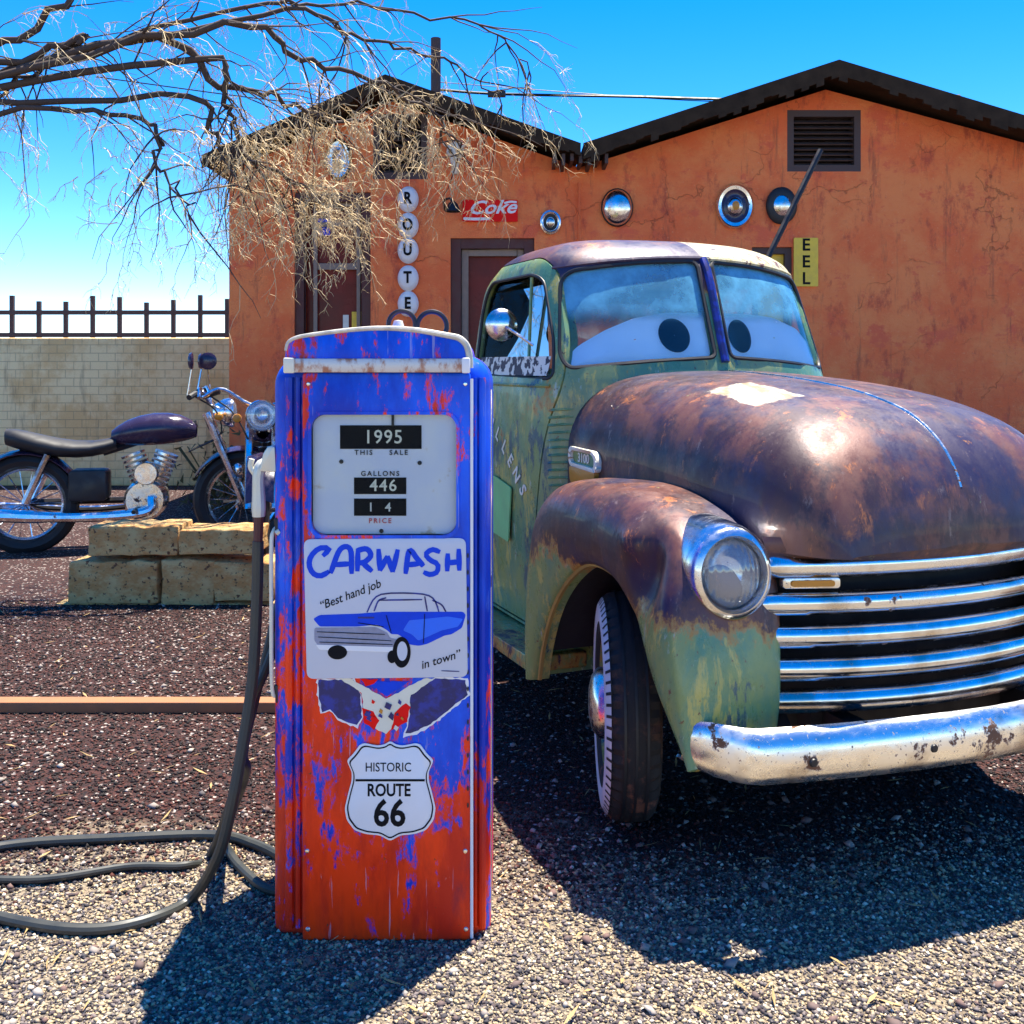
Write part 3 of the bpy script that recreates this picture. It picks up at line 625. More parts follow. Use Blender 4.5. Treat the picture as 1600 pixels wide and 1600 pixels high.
# hose side gear
HG = lambda a, b, y: Vector((px_(a), y, pz_(b)))
noz = MB(); noz.tube(cr([HG(423, 733, .12), HG(400, 731, .10), HG(391, 745, .09), HG(391, 790, .09), HG(391, 815, .09)], 16), [.010, .011, .013, .016, .018, .019, .018, .017, .016, .016, .017, .018, .019, .019, .018, .017], 10)
nz = noz.build('nozzle', M['alum'], pump)
bd = MB(); bd.prism(roundpoly([(396, 740), (402, 712), (410, 700), (421, 700), (423, 742)], 4), -.115, -.06, FP); bd.build('nozzle_boot', M['alum'], pump, bevel=.006)
MB().tube(cr([HG(380, 722, .09), HG(378, 735, .09), HG(386, 748, .09)], 8), .008, 8).build('trigger', M['alum'], nz)
MB().tube([HG(391, 812, .09), HG(390, 860, .09)], [.014, .012], 10).build('hose_coupling', M['trim'], pump)
def GP(px, py): Y = 1600*1.50/(py-570); return Vector(((px-800)*Y/1600-PX, Y-PY, .016))
MB().tube(cr([HG(390, 855, .09), HG(388, 950, .09), HG(382, 1080, .08), HG(366, 1200, .06), HG(350, 1290, .05), HG(325, 1365, .08), GP(300, 1400), GP(240, 1432), GP(150, 1450), GP(40, 1440), GP(-120, 1400)], 110), .0155, 10).build('hose', M['hose'], pump)
MB().tube(cr([HG(420, 985, .2), HG(398, 1060, .16), HG(372, 1130, .13), HG(358, 1210, .14), HG(350, 1262, .22), GP(352, 1300), GP(362, 1335), GP(385, 1362), GP(415, 1385), GP(450, 1392)], 60), .0135, 10).build('hose', M['hose'], pump)
MB().tube(cr([GP(-140, 1350), GP(20, 1318), GP(180, 1308), GP(335, 1303), GP(400, 1318), GP(455, 1345)], 60), .0155, 10).build('hose', M['hose'], pump)
MB().tube(cr([HG(424, 900, .24), HG(404, 985, .20), HG(383, 1090, .17), HG(362, 1180, .16), HG(343, 1250, .20), GP(330, 1330), GP(290, 1350), GP(200, 1352), GP(60, 1372), GP(-100, 1368)], 70), .0115, 10).build('hose', M['hose'], pump)
MB().tube(cr([HG(426, 828, .10), HG(419, 836, .06), HG(417, 860, .05), HG(417, 960, .05), HG(418, 1080, .05), HG(424, 1100, .06), HG(434, 1102, .08)], 30), .0055, 8).build('hose_guard_rod', M['cream'], pump)
for yy in (826, 1092):
    MB().prism(roundpoly([(420, yy-12), (436, yy-12), (438, yy+14), (424, yy+18)], 4), -.09, -.05, FP).build('rod_bracket', M['iron'], pump, bevel=.004)
MB().tube([HG(425, 838, .05), HG(431, 834, .05)], .008, 8).build('rod_clamp', M['alum'], pump)
# scroll ornament on the crown
sc_ = empty('scroll_ornament', (px_(640)+PX, PY+.2, pz_(513)), label='pair of black iron rings with a pale fitting on top of the pump', cat='ornament')
q = (2.9/1600)
for cx_, cy_, rr_, a0, a1 in ((617, 503, 21, -200, 20), (664, 506, 23, -20, 200)):
    pts = [((cx_-640)*q+rr_*q*math.cos(math.radians(t)), 0, (513-cy_)*q+rr_*q*math.sin(math.radians(t))) for t in np.linspace(-35, 215, 26)]
    MB().tube(pts, .0068, 8).build('ring', M['iron'], sc_)
MB().lathe([(.0, .030), (.012, .028), (.016, .015), (.02, -.004)], Matrix.Translation((-.05, -.02, .0)), 14).build('fitting', M['cream'], sc_, angle=60)

# car wash sign
cw = empty('car_wash_sign', (PX, PY-.002, 0), label='white tin CARWASH sign with a blue classic car, fixed to the pump', cat='sign')
n = N('white tin'); M['tin'] = n.set(n.mix(n.noise(5, detail=8), (.48, .52, .62), (.62, .62, .66)), .35)
FQ = lambda a, b, c: (px_(a), -c, pz_(b))
MB().prism(roundpoly([(475, 842), (728, 840), (731, 1057), (480, 1060)], 12, 6), .0, .004, FQ).build('panel', M['tin'], cw, bevel=.0012)
L = {'C': [[(505, 868), (515, 857), (500, 856), (487, 868), (484, 882), (490, 895), (502, 899), (515, 892)]],
     'A': [[(517, 895), (532, 858), (548, 858), (550, 896)], [(522, 882), (549, 880)]],
     'R': [[(560, 858), (559, 892)], [(557, 860), (573, 857), (580, 867), (571, 877), (562, 879)], [(566, 878), (582, 892)]],
     'W': [[(592, 857), (594, 891)], [(594, 891), (606, 868)], [(606, 868), (614, 893)], [(614, 893), (622, 858)]],
     'A2': [[(634, 896), (640, 860), (652, 872), (662, 884)], [(636, 882), (656, 880)]],
     'S': [[(688, 862), (676, 858), (666, 865), (672, 874), (684, 881), (683, 893), (672, 897), (662, 893)]],
     'H': [[(700, 864), (699, 892)], [(717, 857), (718, 891)], [(700, 879), (717, 877)]]}
for ch, sts in L.items():
    mb = MB()
    for j, s in enumerate(sts): ribbon(mb, s, 8.5 if ch != 'S' else 8, FQ, .0042, .0052+.0002*j, 16)
    mb.build('letter', M['blueletter'], cw, smooth=False)
def ctext(s, px, py, size, rot, mat='letter', **k):
    x0, z0 = px_(px), pz_(py); return text('lettering', s, size*ps, lambda a, b, c: (x0+a, -.0045-c, z0+b), M[mat], cw, rot=rot, depth=.0006, **k)
ctext('\u201cBest hand job', 547, 929, 19, math.radians(21), bold=.0002, shear=.3, sx=.9)
ctext('in town\u201d', 688, 1030, 18, math.radians(17), bold=.0002, shear=.3)
M['skyblue'] = plain('light blue ink', (.01, .14, .85), .5)
dl = [('car_body', 'blueletter', [(490, 966), (500, 960), (560, 958), (600, 955), (724, 955), (728, 960), (722, 980), (706, 990), (695, 992), (668, 1005), (655, 1008), (640, 1006), (632, 996), (622, 990), (612, 990), (606, 984), (590, 975), (560, 978), (500, 978)]),
      ('car_front', 'band_', [(492, 980), (588, 979), (606, 988), (610, 996), (622, 998), (626, 1010), (606, 1014), (500, 1010), (492, 1000)]),
      ('car_side_panel', 'skyblue', [(640, 968), (664, 966), (700, 962), (724, 966), (716, 978), (690, 984), (668, 994), (654, 1000), (644, 990), (630, 984)]),
      ('car_bumper', 'white', [(494, 1006), (618, 1010), (616, 1018), (500, 1014)])]
M['band_'] = plain('grey ink', (.26, .26, .34), .5, var=.4, sc=60)
for i, (nm, m, pl) in enumerate(dl): MB().prism(roundpoly(pl, 3, 3), .0042, .0048+.0003*i, FQ).build(nm, M[m], cw, smooth=False)
ol = MB()
for s in ([(574, 956), (584, 936), (600, 927), (640, 926), (668, 929), (680, 938), (686, 955)], [(585, 954), (592, 938), (604, 933)], [(664, 931), (668, 954)], [(592, 937), (660, 936)], [(676, 937), (690, 944), (697, 955)]):
    ribbon(ol, s, 2.4, FQ, .0043, .0050, 14)
ol.build('car_roof_outline', M['navy'], cw, smooth=False)
ol = MB()
for s in ([(496, 986), (602, 990)], [(498, 994), (612, 1000)], [(500, 1002), (614, 1006)], [(560, 972), (600, 978)], [(604, 960), (612, 988)], [(664, 958), (662, 1004)]):
    ribbon(ol, s, 1.3, FQ, .0060, .0064, 8)
ol.build('car_detail_lines', M['letter'], cw, smooth=False)
for cx_, cy_, rx_, ry_ in ((628, 1018, 14, 24), (528, 1018, 15, 11)):
    MB().prism(ell(cx_, cy_, rx_, ry_), .0042, .0062, FQ).build('car_wheel', M['letter'], cw, smooth=False)
MB().prism(ell(629, 1016, 8, 15), .0062, .0066, FQ).build('car_hub', M['tin'], cw, smooth=False)
MB().prism(ell(613, 1025, 7, 10), .0042, .0058, FQ).build('car_wheel', M['letter'], cw, smooth=False)
ol = MB(); ribbon(ol, [(690, 1047), (718, 1048)], 1.6, FQ, .0043, .0048, 6); ribbon(ol, [(560, 964), (585, 964)], 3, FQ, .0052, .0056, 6); ol.build('fine_print', M['navy'], cw, smooth=False)

# route shield
rs = empty('route_shield', (PX, PY-.002, 0), label='white shield sign reading HISTORIC ROUTE 66 low on the pump', cat='sign')
half = [(0, 1156), (8, 1162), (20, 1164), (40, 1160), (47, 1162), (57, 1176), (68, 1187), (60, 1205), (60, 1218), (66, 1240), (71, 1262), (68, 1280), (56, 1296), (38, 1302), (16, 1304), (0, 1313)]
def shieldpts(k, cyy=1234): 
    h = [(x*k, cyy+(y-cyy)*k) for x, y in half]; h2 = [(610+x, y) for x, y in h]+[(610-x, y) for x, y in h[::-1][1:-1]]
    return roundpoly(h2, 5, 4)
MB().prism(shieldpts(1), 0, .0035, FQ).build('panel', M['white'], rs, bevel=.0008)
bo = MB(); A, B = shieldpts(.955), shieldpts(.925)
for i in range(len(A)):
    j = (i+1) % len(A); bo.prism([A[i], A[j], B[j], B[i]], .0036, .0042, FQ)
bo.prism([(556, 1216), (664, 1216), (664, 1219.5), (556, 1219.5)], .0036, .0044, FQ)
bo.build('border', M['letter'], rs, smooth=False)
def rtext(s, px, py, size, **k):
    x0, z0 = px_(px), pz_(py); return text('lettering', s, size*ps, lambda a, b, c: (x0+a, -.0038-c, z0+b), M['letter'], rs, depth=.0006, **k)
rtext('HISTORIC', 607, 1198, 20, sx=.82, bold=.0001); rtext('ROUTE', 608, 1234, 27, sx=.78, bold=.0011); rtext('66', 609, 1271, 58, sx=.88, bold=.0022)

# ---------------------------------------------------------------- truck
TH = math.radians(22); TX, TY = 1.036, 3.742
truck = empty('pickup_truck', (TX, TY, 0), label='rusted green vintage pickup truck with a split windshield', cat='pickup truck')
# local axes: x forward, y to the truck's left (away from the near side), so near side is y = -v
truck.rotation_euler = (0, 0, TH-PI/2)
def T(u, v, z): return (u, -v, z)
# hood
hu = [(-.60, 1.495, 1.05), (-.45, 1.49, 1.045), (-.2, 1.478, 1.02), (.05, 1.46, 1.0), (.3, 1.43, .97), (.48, 1.39, .94), (.60, 1.345, .91), (.70, 1.27, .86), (.76, 1.18, .80), (.79, 1.08, .74), (.80, .99, .70)]
hu = cr(hu, 36); secs = []
for u, zt, s in hu:
    zb = .98; top = zt
    k = min(1, (zt-zb)/.45)
    half = [(0, 0), (.2, -.004), (.36, -.022), (.47, -.062), (.545, -.13), (.585, -.22), (.60, -.33), (.60, -.50)]
    hh = cr([(a*s, max(zt+b*k, zb) if b > -.45 else zb) for a, b in half], 22)
    row = [T(u, -a, b) for a, b in hh[::-1]]+[T(u, a, b) for a, b in hh[1:]]
    secs.append(row)
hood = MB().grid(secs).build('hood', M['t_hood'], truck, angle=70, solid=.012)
# nose lip below the hood
rows = []
for z, uu in ((1.02, .785), (.99, .80), (.965, .775)):
    rows.append([T(uu-.18*(abs(v)/.58)**2.2, v, z) for v in np.linspace(-.58, .58, 40)])
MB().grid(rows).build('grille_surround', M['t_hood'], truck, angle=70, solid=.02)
# hood centre seam and side seam
MB().tube([T(u, 0, zt+.006) for u, zt, s in hu[:-6]], .006, 6).build('centre_strip', M['oldchrome'], hood)
# hood badge on the near side
bg_ = MB(); 
def onhood(u, z, off):
    i = min(range(len(hu)), key=lambda k: abs(hu[k][0]-u)); row = secs[i][len(secs[i])//2:]
    p = min(row, key=lambda p: abs(p[2]-z)); return T(u, -p[1]+off, z)
for m_, sgn in ((1, 1), (-1, -1)):
    b0 = MB(); bp = roundpoly([(-.56, 1.125), (-.33, 1.115), (-.325, 1.165), (-.35, 1.195), (-.56, 1.202), (-.575, 1.17)], .02, 5)
    cen = (sum(p[0] for p in bp)/len(bp), sum(p[1] for p in bp)/len(bp))
    inn = [(cen[0]+(a-cen[0])*.84, cen[1]+(b-cen[1])*.62) for a, b in bp]
    for i in range(len(bp)):
        j = (i+1) % len(bp); b0.prism([bp[i], bp[j], inn[j], inn[i]], .625, .650, lambda a, b, c: T(a, sgn*c, b))
    b0.build('badge', M['cream'], hood, bevel=.002)
    MB().prism(inn, .622, .636, lambda a, b, c: T(a, sgn*c, b)).build('badge_inlay', M['t_green'], hood, smooth=False)
    b1 = MB(); b1.prism(roundpoly([(-.56, 1.06), (-.36, 1.06), (-.34, 1.12), (-.57, 1.125)], .02, 4), .60, .648, lambda a, b, c: T(a, sgn*c, b)); b1.build('rust_plate', M['rustyorange'], hood, bevel=.003)
    tb = text('badge_lettering', '3100', .05, (lambda a, b, c, s=sgn: T(-.455+a, s*(.637+c), 1.16+b)), M['cream'], hood, bold=.0008, depth=.003) if sgn > 0 else None
# cowl / firewall and chassis block
cw_ = MB(); cw_.prism(roundpoly([(-.66, .45), (-.50, .45), (-.50, 1.0), (-.62, 1.0)], .02), -.60, .60, lambda a, b, c: T(a, c, b)); cw_.build('firewall', M['dark'], truck)
MB().box((-4.0, -.42, .38), (.62, .42, .50)).build('chassis', M['dark'], truck, smooth=False)
MB().box((-.6, -.38, .50), (.50, .38, .95)).build('engine_block', M['dark'], truck, smooth=False)
# fenders
lip = [(-.42, .35), (-.385, .47), (-.32, .60), (-.24, .70), (-.13, .79), (0, .855), (.13, .865), (.25, .835), (.355, .76), (.43, .68), (.50, .60), (.57, .53), (.635, .46), (.675, .41)]
outr = [(-.485, .34), (-.53, .50), (-.55, .66), (-.545, .82), (-.50, .98), (-.34, 1.085), (-.08, 1.115), (.15, 1.12), (.35, 1.09), (.52, 1.03), (.62, .92), (.67, .76), (.70, .60), (.70, .43)]
lipR, outR = cr(lip, 64), cr(outr, 64)
prf = cr([(-.02, .80), (0, .838), (.04, .858), (.2, .872), (.42, .875), (.62, .868), (.8, .845), (.93, .80), (.985, .74), (1.0, .67), (1.0, .60), (.985, .53), (.93, .47), (.80, .455)], 34)
def fender(sg):
    rows = []
    for i, (l, o) in enumerate(zip(lipR, outR)):
        t = i/63; row = []
        for w_, v in prf:
            p = l+(o-l)*w_
            z = p[1]; u = p[0]
            # dent and crease ahead of the wheel arch, near side only
            if sg > 0:
                d = math.exp(-((u-.44)/.07)**2-((z-.90)/.10)**2); v = v-.060*d*(1 if w_ < .9 else 0)
                d2 = math.exp(-((u-.36)/.05)**2-((z-.99)/.05)**2); v = v+.045*d2*(1 if w_ < .95 else 0)
            vv = v if t < .62 else v+(.02 if v > .6 else .0)*math.sin((t-.62)/.38*PI)
            vi = vv
            if v < .845 and w_ > .8 and t > .55: vi = vv+min(1, (.845-v)/.25)*(.05+.11*max(0, t-.70)/.30)*min(1, (t-.55)/.15)
            row.append(T(u, sg*vi, z))
        rows.append(row)
    f = MB().grid(rows).build('front_fender', M['t_fender'], truck, angle=70, solid=.010)
    # rolled lip
    MB().tube([T(l[0], sg*.838, l[1]) for l in lipR], .012, 6).build('arch_lip', M['lipm'], f)
    # inner wheel well
    rw = []
    for l in lipR[4:-4]: rw.append([T(l[0], sg*v, l[1]+.01) for v in (.83, .5)])
    MB().grid(rw).build('wheel_well', M['dark'], f, solid=.004)
    # headlight
    hc = Matrix.Translation(T(.655, sg*.722, .937)) @ Matrix.Rotation(math.radians(-sg*13), 4, 'Z') @ Matrix.Rotation(math.radians(88), 4, 'Y')
    hl = MB().lathe([(.146, -.20), (.140, -.05), (.132, .005), (.123, .022), (.108, .028), (.100, .018), (.098, -.01)], hc, 44)
    for k in range(len(hl.v)): x, y, z = hl.v[k]; hl.v[k] = (x, -sg*.722+(y+sg*.722)*.88, z)
    h = hl.build('headlight', M['chrome'], truck, angle=60)
    le = MB().lathe([(.099, -.004), (.088, .016), (.06, .032), (.03, .040), (0, .042)], hc, 40)
    for k in range(len(le.v)): x, y, z = le.v[k]; le.v[k] = (x, -sg*.722+(y+sg*.722)*.88, z)
    le.build('lens', M['lens'], h, angle=60)
    bk = MB().lathe([(.102, .0), (.07, -.03), (.03, -.045), (0, -.05)], hc, 30)
    for k in range(len(bk.v)): x, y, z = bk.v[k]; bk.v[k] = (x, -sg*.722+(y+sg*.722)*.88, z)
    bk.build('reflector', M['chrome'], h, angle=60)
    return f
n = N('headlight lens')
gl = n.node('ShaderNodeBsdfGlossy'); gl.inputs['Roughness'].default_value = .06; gl.inputs['Color'].default_value = (.9, .95, 1, 1)
tr = n.node('ShaderNodeBsdfTransparent'); tr.inputs['Color'].default_value = (.85, .92, .98, 1)
fr = n.node('ShaderNodeFresnel'); fr.inputs['IOR'].default_value = 1.9; mx = n.node('ShaderNodeMixShader')
n.link(fr.outputs[0], mx.inputs[0]); n.link(tr.outputs[0], mx.inputs[1]); n.link(gl.outputs[0], mx.inputs[2])
dfl = n.node('ShaderNodeBsdfDiffuse'); dfl.inputs['Color'].default_value = (.75, .80, .88, 1); ml = n.node('ShaderNodeMixShader'); ml.inputs[0].default_value = .22
n.link(tr.outputs[0], ml.inputs[1]); n.link(dfl.outputs[0], ml.inputs[2]); n.link(ml.outputs[0], mx.inputs[1])
wv = n.node('ShaderNodeTexWave'); wv.bands_direction = 'Y'; wv.inputs['Scale'].default_value = 18; n.link(n.coord(), wv.inputs[0])
bm_ = n.node('ShaderNodeBump'); bm_.inputs['Strength'].default_value = .5; bm_.inputs['Distance'].default_value = .004; n.link(wv.outputs[1], bm_.inputs['Height']); n.link(bm_.outputs[0], gl.inputs['Normal'])
n.link(mx.outputs[0], n.t.nodes['Material Output'].inputs[0]); M['lens'] = n.m
fender(1); fender(-1)
# grille
def gu(v, hw): return .585+.16*(1-(v/hw)**2)
MB().grid([[T(gu(v, .62)-.12, v, z) for v in np.linspace(-.60, .60, 30)] for z in (.42, .99)]).build('grille_backing', M['dark'], truck, solid=.01)
for i, (z, hw) in enumerate(((.945, .60), (.838, .62), (.745, .645), (.652, .665), (.562, .68))):
    rows = []
    for v in np.linspace(-hw, hw, 48):
        u = gu(v, .70)+.01*i*.4; e = 1 if abs(v) < hw-.015 else .55
        ring = [(u-.02, z-.034*e), (u+.008, z-.034*e), (u+.022, z-.018*e), (u+.026, z), (u+.020, z+.018*e), (u+.006, z+.028*e), (u-.02, z+.028*e)]
        rows.append([T(a, v, b) for a, b in ring])
    MB().grid(rows, cv=True).build('grille_bar', M['chrome'], truck, angle=50)
for sg in (1, -1):
    pl = empty
    o = MB().prism(rrect(.38, .876, .54, .908, .01), .0, .02, lambda a, b, c: T(gu(a, .66)-.01+c, sg*a, b)).build('parking_lamp', M['oldchrome'], truck, bevel=.003)
    MB().prism(rrect(.40, .883, .52, .901, .008), .02, .026, lambda a, b, c: T(gu(a, .66)-.01+c, sg*a, b)).build('lens', M['rustyorange'], o, smooth=False)
# bumper
rows = []
for v in np.linspace(-.88, .88, 70):
    a = abs(v)/.88; u = .90-.10*a**2-.16*max(0, (a-.86)/.14)**1.6; hgt = .070*(1 if a < .93 else 1-.35*((a-.93)/.07)**2); z = .475+.012*a
    ring = [(u-.012, z-hgt), (u+.012, z-hgt*.9), (u+.026, z-hgt*.45), (u+.030, z), (u+.026, z+hgt*.45), (u+.012, z+hgt*.9), (u-.012, z+hgt)]
    rows.append([T(p, v, q_) for p, q_ in ring])
bump = MB().grid(rows).build('bumper', M['bumperchrome'], truck, angle=60, solid=.008)
for v in (.62, -.62, .25, -.25):
    MB().lathe([(0, .008), (.010, .007), (.013, 0)], Matrix.Translation(T(.93-.10*(v/.9)**2, v, .475)) @ Matrix.Rotation(PI/2, 4, 'Y'), 12).build('bolt', M['iron'], bump)
for v in (.35, -.35): MB().box((.55, v-.03, .42), (.88, v+.03, .50)).build('bumper_bracket', M['iron'], truck, smooth=False)
# cab
def ring(z, w_, uf, ur, sweep, n=112, e=5.0):
    uc, hu_ = (uf+ur)/2, (uf-ur)/2; out = []
    for i in range(n):
        a = 2*PI*i/n; c, s = math.cos(a), math.sin(a)
        u = uc+hu_*math.copysign(abs(c)**(2/e), c); v = w_*math.copysign(abs(s)**(2/e), s)
        if c > 0: u -= sweep*(abs(v)/w_)**1.5*min(1, (u-uc)/hu_)
        out.append(T(u, v, z))
    return out
lv = [(0.42, 0.69, -0.5, -1.73, 0.04), (0.6, 0.715, -0.5, -1.71, 0.04), (0.9, 0.73, -0.5, -1.76, 0.05), (1.2, 0.735, -0.47, -1.76, 0.08), (1.4, 0.725, -0.44, -1.75, 0.12), (1.5, 0.712, -0.445, -1.75, 0.145), (1.6, 0.7, -0.48, -1.75, 0.145), (1.75, 0.68, -0.53, -1.73, 0.15), (1.88, 0.655, -0.575, -1.7, 0.15), (1.955, 0.63, -0.615, -1.585, 0.15), (2, 0.59, -0.665, -1.54, 0.14), (2.038, 0.52, -0.74, -1.47, 0.12), (2.062, 0.42, -0.83, -1.38, 0.08), (2.074, 0.28, -0.95, -1.22, 0.04), (2.079, 0.12, -1.04, -1.13, 0.01), ]
LV = cr(lv, 46); Ps = [ring(*l) for l in LV]
m = MB(); m.grid(Ps, cv=True); k = len(Ps[0]); m.f.append(tuple((len(Ps)-1)*k+i for i in range(k)))
cab = m.build('cab', M['t_roof'], truck, smooth=False)
md = cab.modifiers.new('s', 'SOLIDIFY'); md.thickness = .035; md.offset = -1; bake(cab)
def hid(mb): 
    o = mb.build('cut', None, truck, smooth=False); return o
ws_out = roundpoly([(.035, 1.55), (.30, 1.535), (.618, 1.505), (.635, 1.56), (.585, 1.905), (.30, 1.945), (.035, 1.955)], [.03, .2, .05, .1, .07, .2, .03], 6)
win_o = roundpoly([(-1.49, 1.475), (-.675, 1.462), (-.715, 1.62), (-.84, 1.875), (-.93, 1.905), (-1.43, 1.905), (-1.49, 1.80)], [.04, .04, .1, .1, .08, .1, .1], 5)
door_o = roundpoly([(-.80, .44), (-1.58, .44), (-1.61, 1.40), (-1.58, 1.84), (-1.46, 1.975), (-.90, 1.975), (-.79, 1.91), (-.665, 1.60), (-.635, 1.43), (-.70, 1.20), (-.765, .80)], [.05, .08, .1, .1, .12, .10, .12, .08, .05, .2, .1], 5)
def grow(pl, d):
    cx = sum(p[0] for p in pl)/len(pl); cy = sum(p[1] for p in pl)/len(pl); R = max(abs(p[1]-cy) for p in pl); return [(cx+(a-cx)*(1+d/.4), cy+(b-cy)*(1+d/R)) for a, b in pl]
MU = lambda a, b, c: T(c, a, b)           # prism along x, outline (v, z)
MV = lambda a, b, c: T(a, c, b)           # prism along y, outline (u, z)
doors = []
def side_v(u, z):
    zz = float(np.clip(z, LV[0][0], LV[-1][0])); w_, uf, ur, sw_ = [np.interp(zz, LV[:, 0], LV[:, k]) for k in (1, 2, 3, 4)]
    R_ = ring(zz, w_, uf, ur, sw_, 400); near = [p for p in R_ if p[1] < 0]
    return -min(near, key=lambda p: abs(p[0]-u)+(0 if abs(p[1]) > .5*w_ else 9))[1]
for sg in (1, -1):
    d = bpy.data.objects.new('door', cab.data.copy()); C.objects.link(d); d.parent = truck
    bpy.context.view_layer.update()
    c1 = hid(MB().prism(door_o, sg*.45, sg*1.0, MV)); c2 = hid(MB().prism(win_o, sg*.4, sg*1.1, MV))
    bpy.context.view_layer.update()
    boolean(d, c1, 'INTERSECT'); boolean(d, c2, 'DIFFERENCE'); d.data.materials.clear(); d.data.materials.append(M['t_green']); smoothen(d, 40)
    bpy.data.objects.remove(c1); bpy.data.objects.remove(c2); doors.append(d)
cutters = [MB().prism(grow(door_o, .008), .4, 1.0, MV), MB().prism(grow(door_o, .008), -1.0, -.4, MV), MB().prism(ws_out, -.95, 0, MU), MB().prism([(-a, b) for a, b in ws_out], -.95, 0, MU),
           MB().prism(rrect(-.42, 1.50, .42, 1.84, .08), -2.1, -1.3, MU)]
for cmb in cutters:
    c_ = hid(cmb); bpy.context.view_layer.update(); boolean(cab, c_, 'DIFFERENCE'); bpy.data.objects.remove(c_)
smoothen(cab, 40)
# windshield panes follow the front of the cab
def front_u(v, z):
    zz = np.clip(z, LV[0][0], LV[-1][0]); w_ = np.interp(zz, LV[:, 0], LV[:, 1]); uf = np.interp(zz, LV[:, 0], LV[:, 2]); ur = np.interp(zz, LV[:, 0], LV[:, 3]); sw_ = np.interp(zz, LV[:, 0], LV[:, 4])
    uc, hu_ = (uf+ur)/2, (uf-ur)/2; s = min(.999, abs(v)/w_)**2.5; c = math.sqrt(max(0, 1-s*s)); u = uc+hu_*c**.4
    return u-sw_*(abs(v)/w_)**1.5*min(1, (u-uc)/hu_)
def panel(outline, sg, off, th):
    cx = sum(p[0] for p in outline)/len(outline); cy = sum(p[1] for p in outline)/len(outline); m = MB(); R = 8; k = len(outline)
    for side in (0, 1):
        rows = [[T(front_u(cx+(a-cx)*r, cy+(b-cy)*r)-off-(th if side else 0), sg*(cx+(a-cx)*r), cy+(b-cy)*r) for a, b in outline] for r in np.linspace(.02, 1, R)]
        m.grid(rows, cv=True)
    return m
def tubeloop(out, f, r): 
    return [f(a, b) for a, b in out+[out[0], out[1]]]
for sg in (1, -1):
    pn = panel(ws_out, sg, .018, .004).build('windshield_pane', M['glass'], truck, angle=60)
    MB().tube(tubeloop(ws_out, lambda a, b: T(front_u(a, b)-.004, sg*a, b), 0), .009, 6, caps=False).build('window_seal', M['black'], pn)
MB().tube([T(front_u(0, z)+.004, 0, z) for z in np.linspace(1.53, 1.965, 10)], .018, 8).build('windshield_divider', M['navy'], truck)
# visor crease over the windshield
MB().tube([T(front_u(v, 1.968-.03*abs(v)/.6)+.002, v, 1.968-.045*(abs(v)/.6)**2) for v in np.linspace(-.60, .60, 40)], .010, 6).build('drip_moulding', M['t_roof'], truck)
# cartoon eyes: white cards with a dark pupil disc, propped behind each pane
for sg in (1, -1):
    if sg > 0: so = [(.04, 1.555), (.30, 1.543), (.60, 1.515), (.615, 1.545), (.56, 1.60), (.46, 1.66), (.34, 1.71), (.2, 1.735), (.04, 1.735)]; dc = (.185, 1.640, .066, .070)
    else: so = [(.04, 1.555), (.30, 1.543), (.60, 1.515), (.61, 1.60), (.50, 1.68), (.34, 1.725), (.2, 1.735), (.04, 1.735)]; dc = (.125, 1.640, .060, .070)
    r = empty('eye_card', (TX, TY, 0), label='white cartoon eye card propped inside the %s windshield pane with a large dark disc' % ('near left' if sg > 0 else 'far right'), cat='eye card'); r.rotation_euler = truck.rotation_euler
    panel(roundpoly(so, .02, 3), sg, .030, .003).build('card', M['eyewhite'], r, angle=60)
    panel(ell(*dc), sg, .0265, .002).build('disc', M['letter'], r, angle=60)
# near and far door furniture
for d, sg in zip(doors, (1, -1)):
    gp = MB().prism(grow(win_o, .004), 0, .004, lambda a, b, c: T(a, sg*(side_v(a, b)-.022+c), b)); gp.build('door_glass', M['clear'], d, smooth=False)
    MB().tube([T(u, sg*(side_v(u, 1.435)+.003), 1.435) for u in np.linspace(-1.50, -.68, 24)], .008, 6).build('belt_moulding', M['t_green'], d)
    MB().tube(tubeloop(win_o, lambda a, b: T(a, sg*(side_v(a, b)-.002), b), 0), .008, 6, caps=False).build('window_seal', M['black'], d)
    MB().tube([T(-.90, sg*.68, 1.47), T(-.92, sg*.655, 1.89)], .008, 6).build('vent_bar', M['t_green'], d)
    MB().tube(cr([T(-1.40, sg*.74, 1.25), T(-1.40, sg*.785, 1.25), T(-1.30, sg*.79, 1.25), T(-1.28, sg*.785, 1.245)], 10), .011, 8).build('handle', M['chrome'], d)
# round mirror on the near door
mr = MB().lathe([(0, .028), (.04, .022), (.066, .005), (.070, -.005), (.05, -.03), (0, -.04)], Matrix.Translation(T(-.95, .78, 1.69)) @ Matrix.Rotation(-math.radians(24), 4, 'Z') @ Matrix.Rotation(PI/2, 4, 'Y') @ Matrix.Rotation(-.3, 4, 'X'), 28)
mr = mr.build('side_mirror', M['chrome'], truck, angle=60)
MB().tube(cr([T(-.80, .70, 1.60), T(-.84, .76, 1.65), T(-.93, .77, 1.68)], 8), .007, 6).build('mirror_arm', M['chrome'], mr)
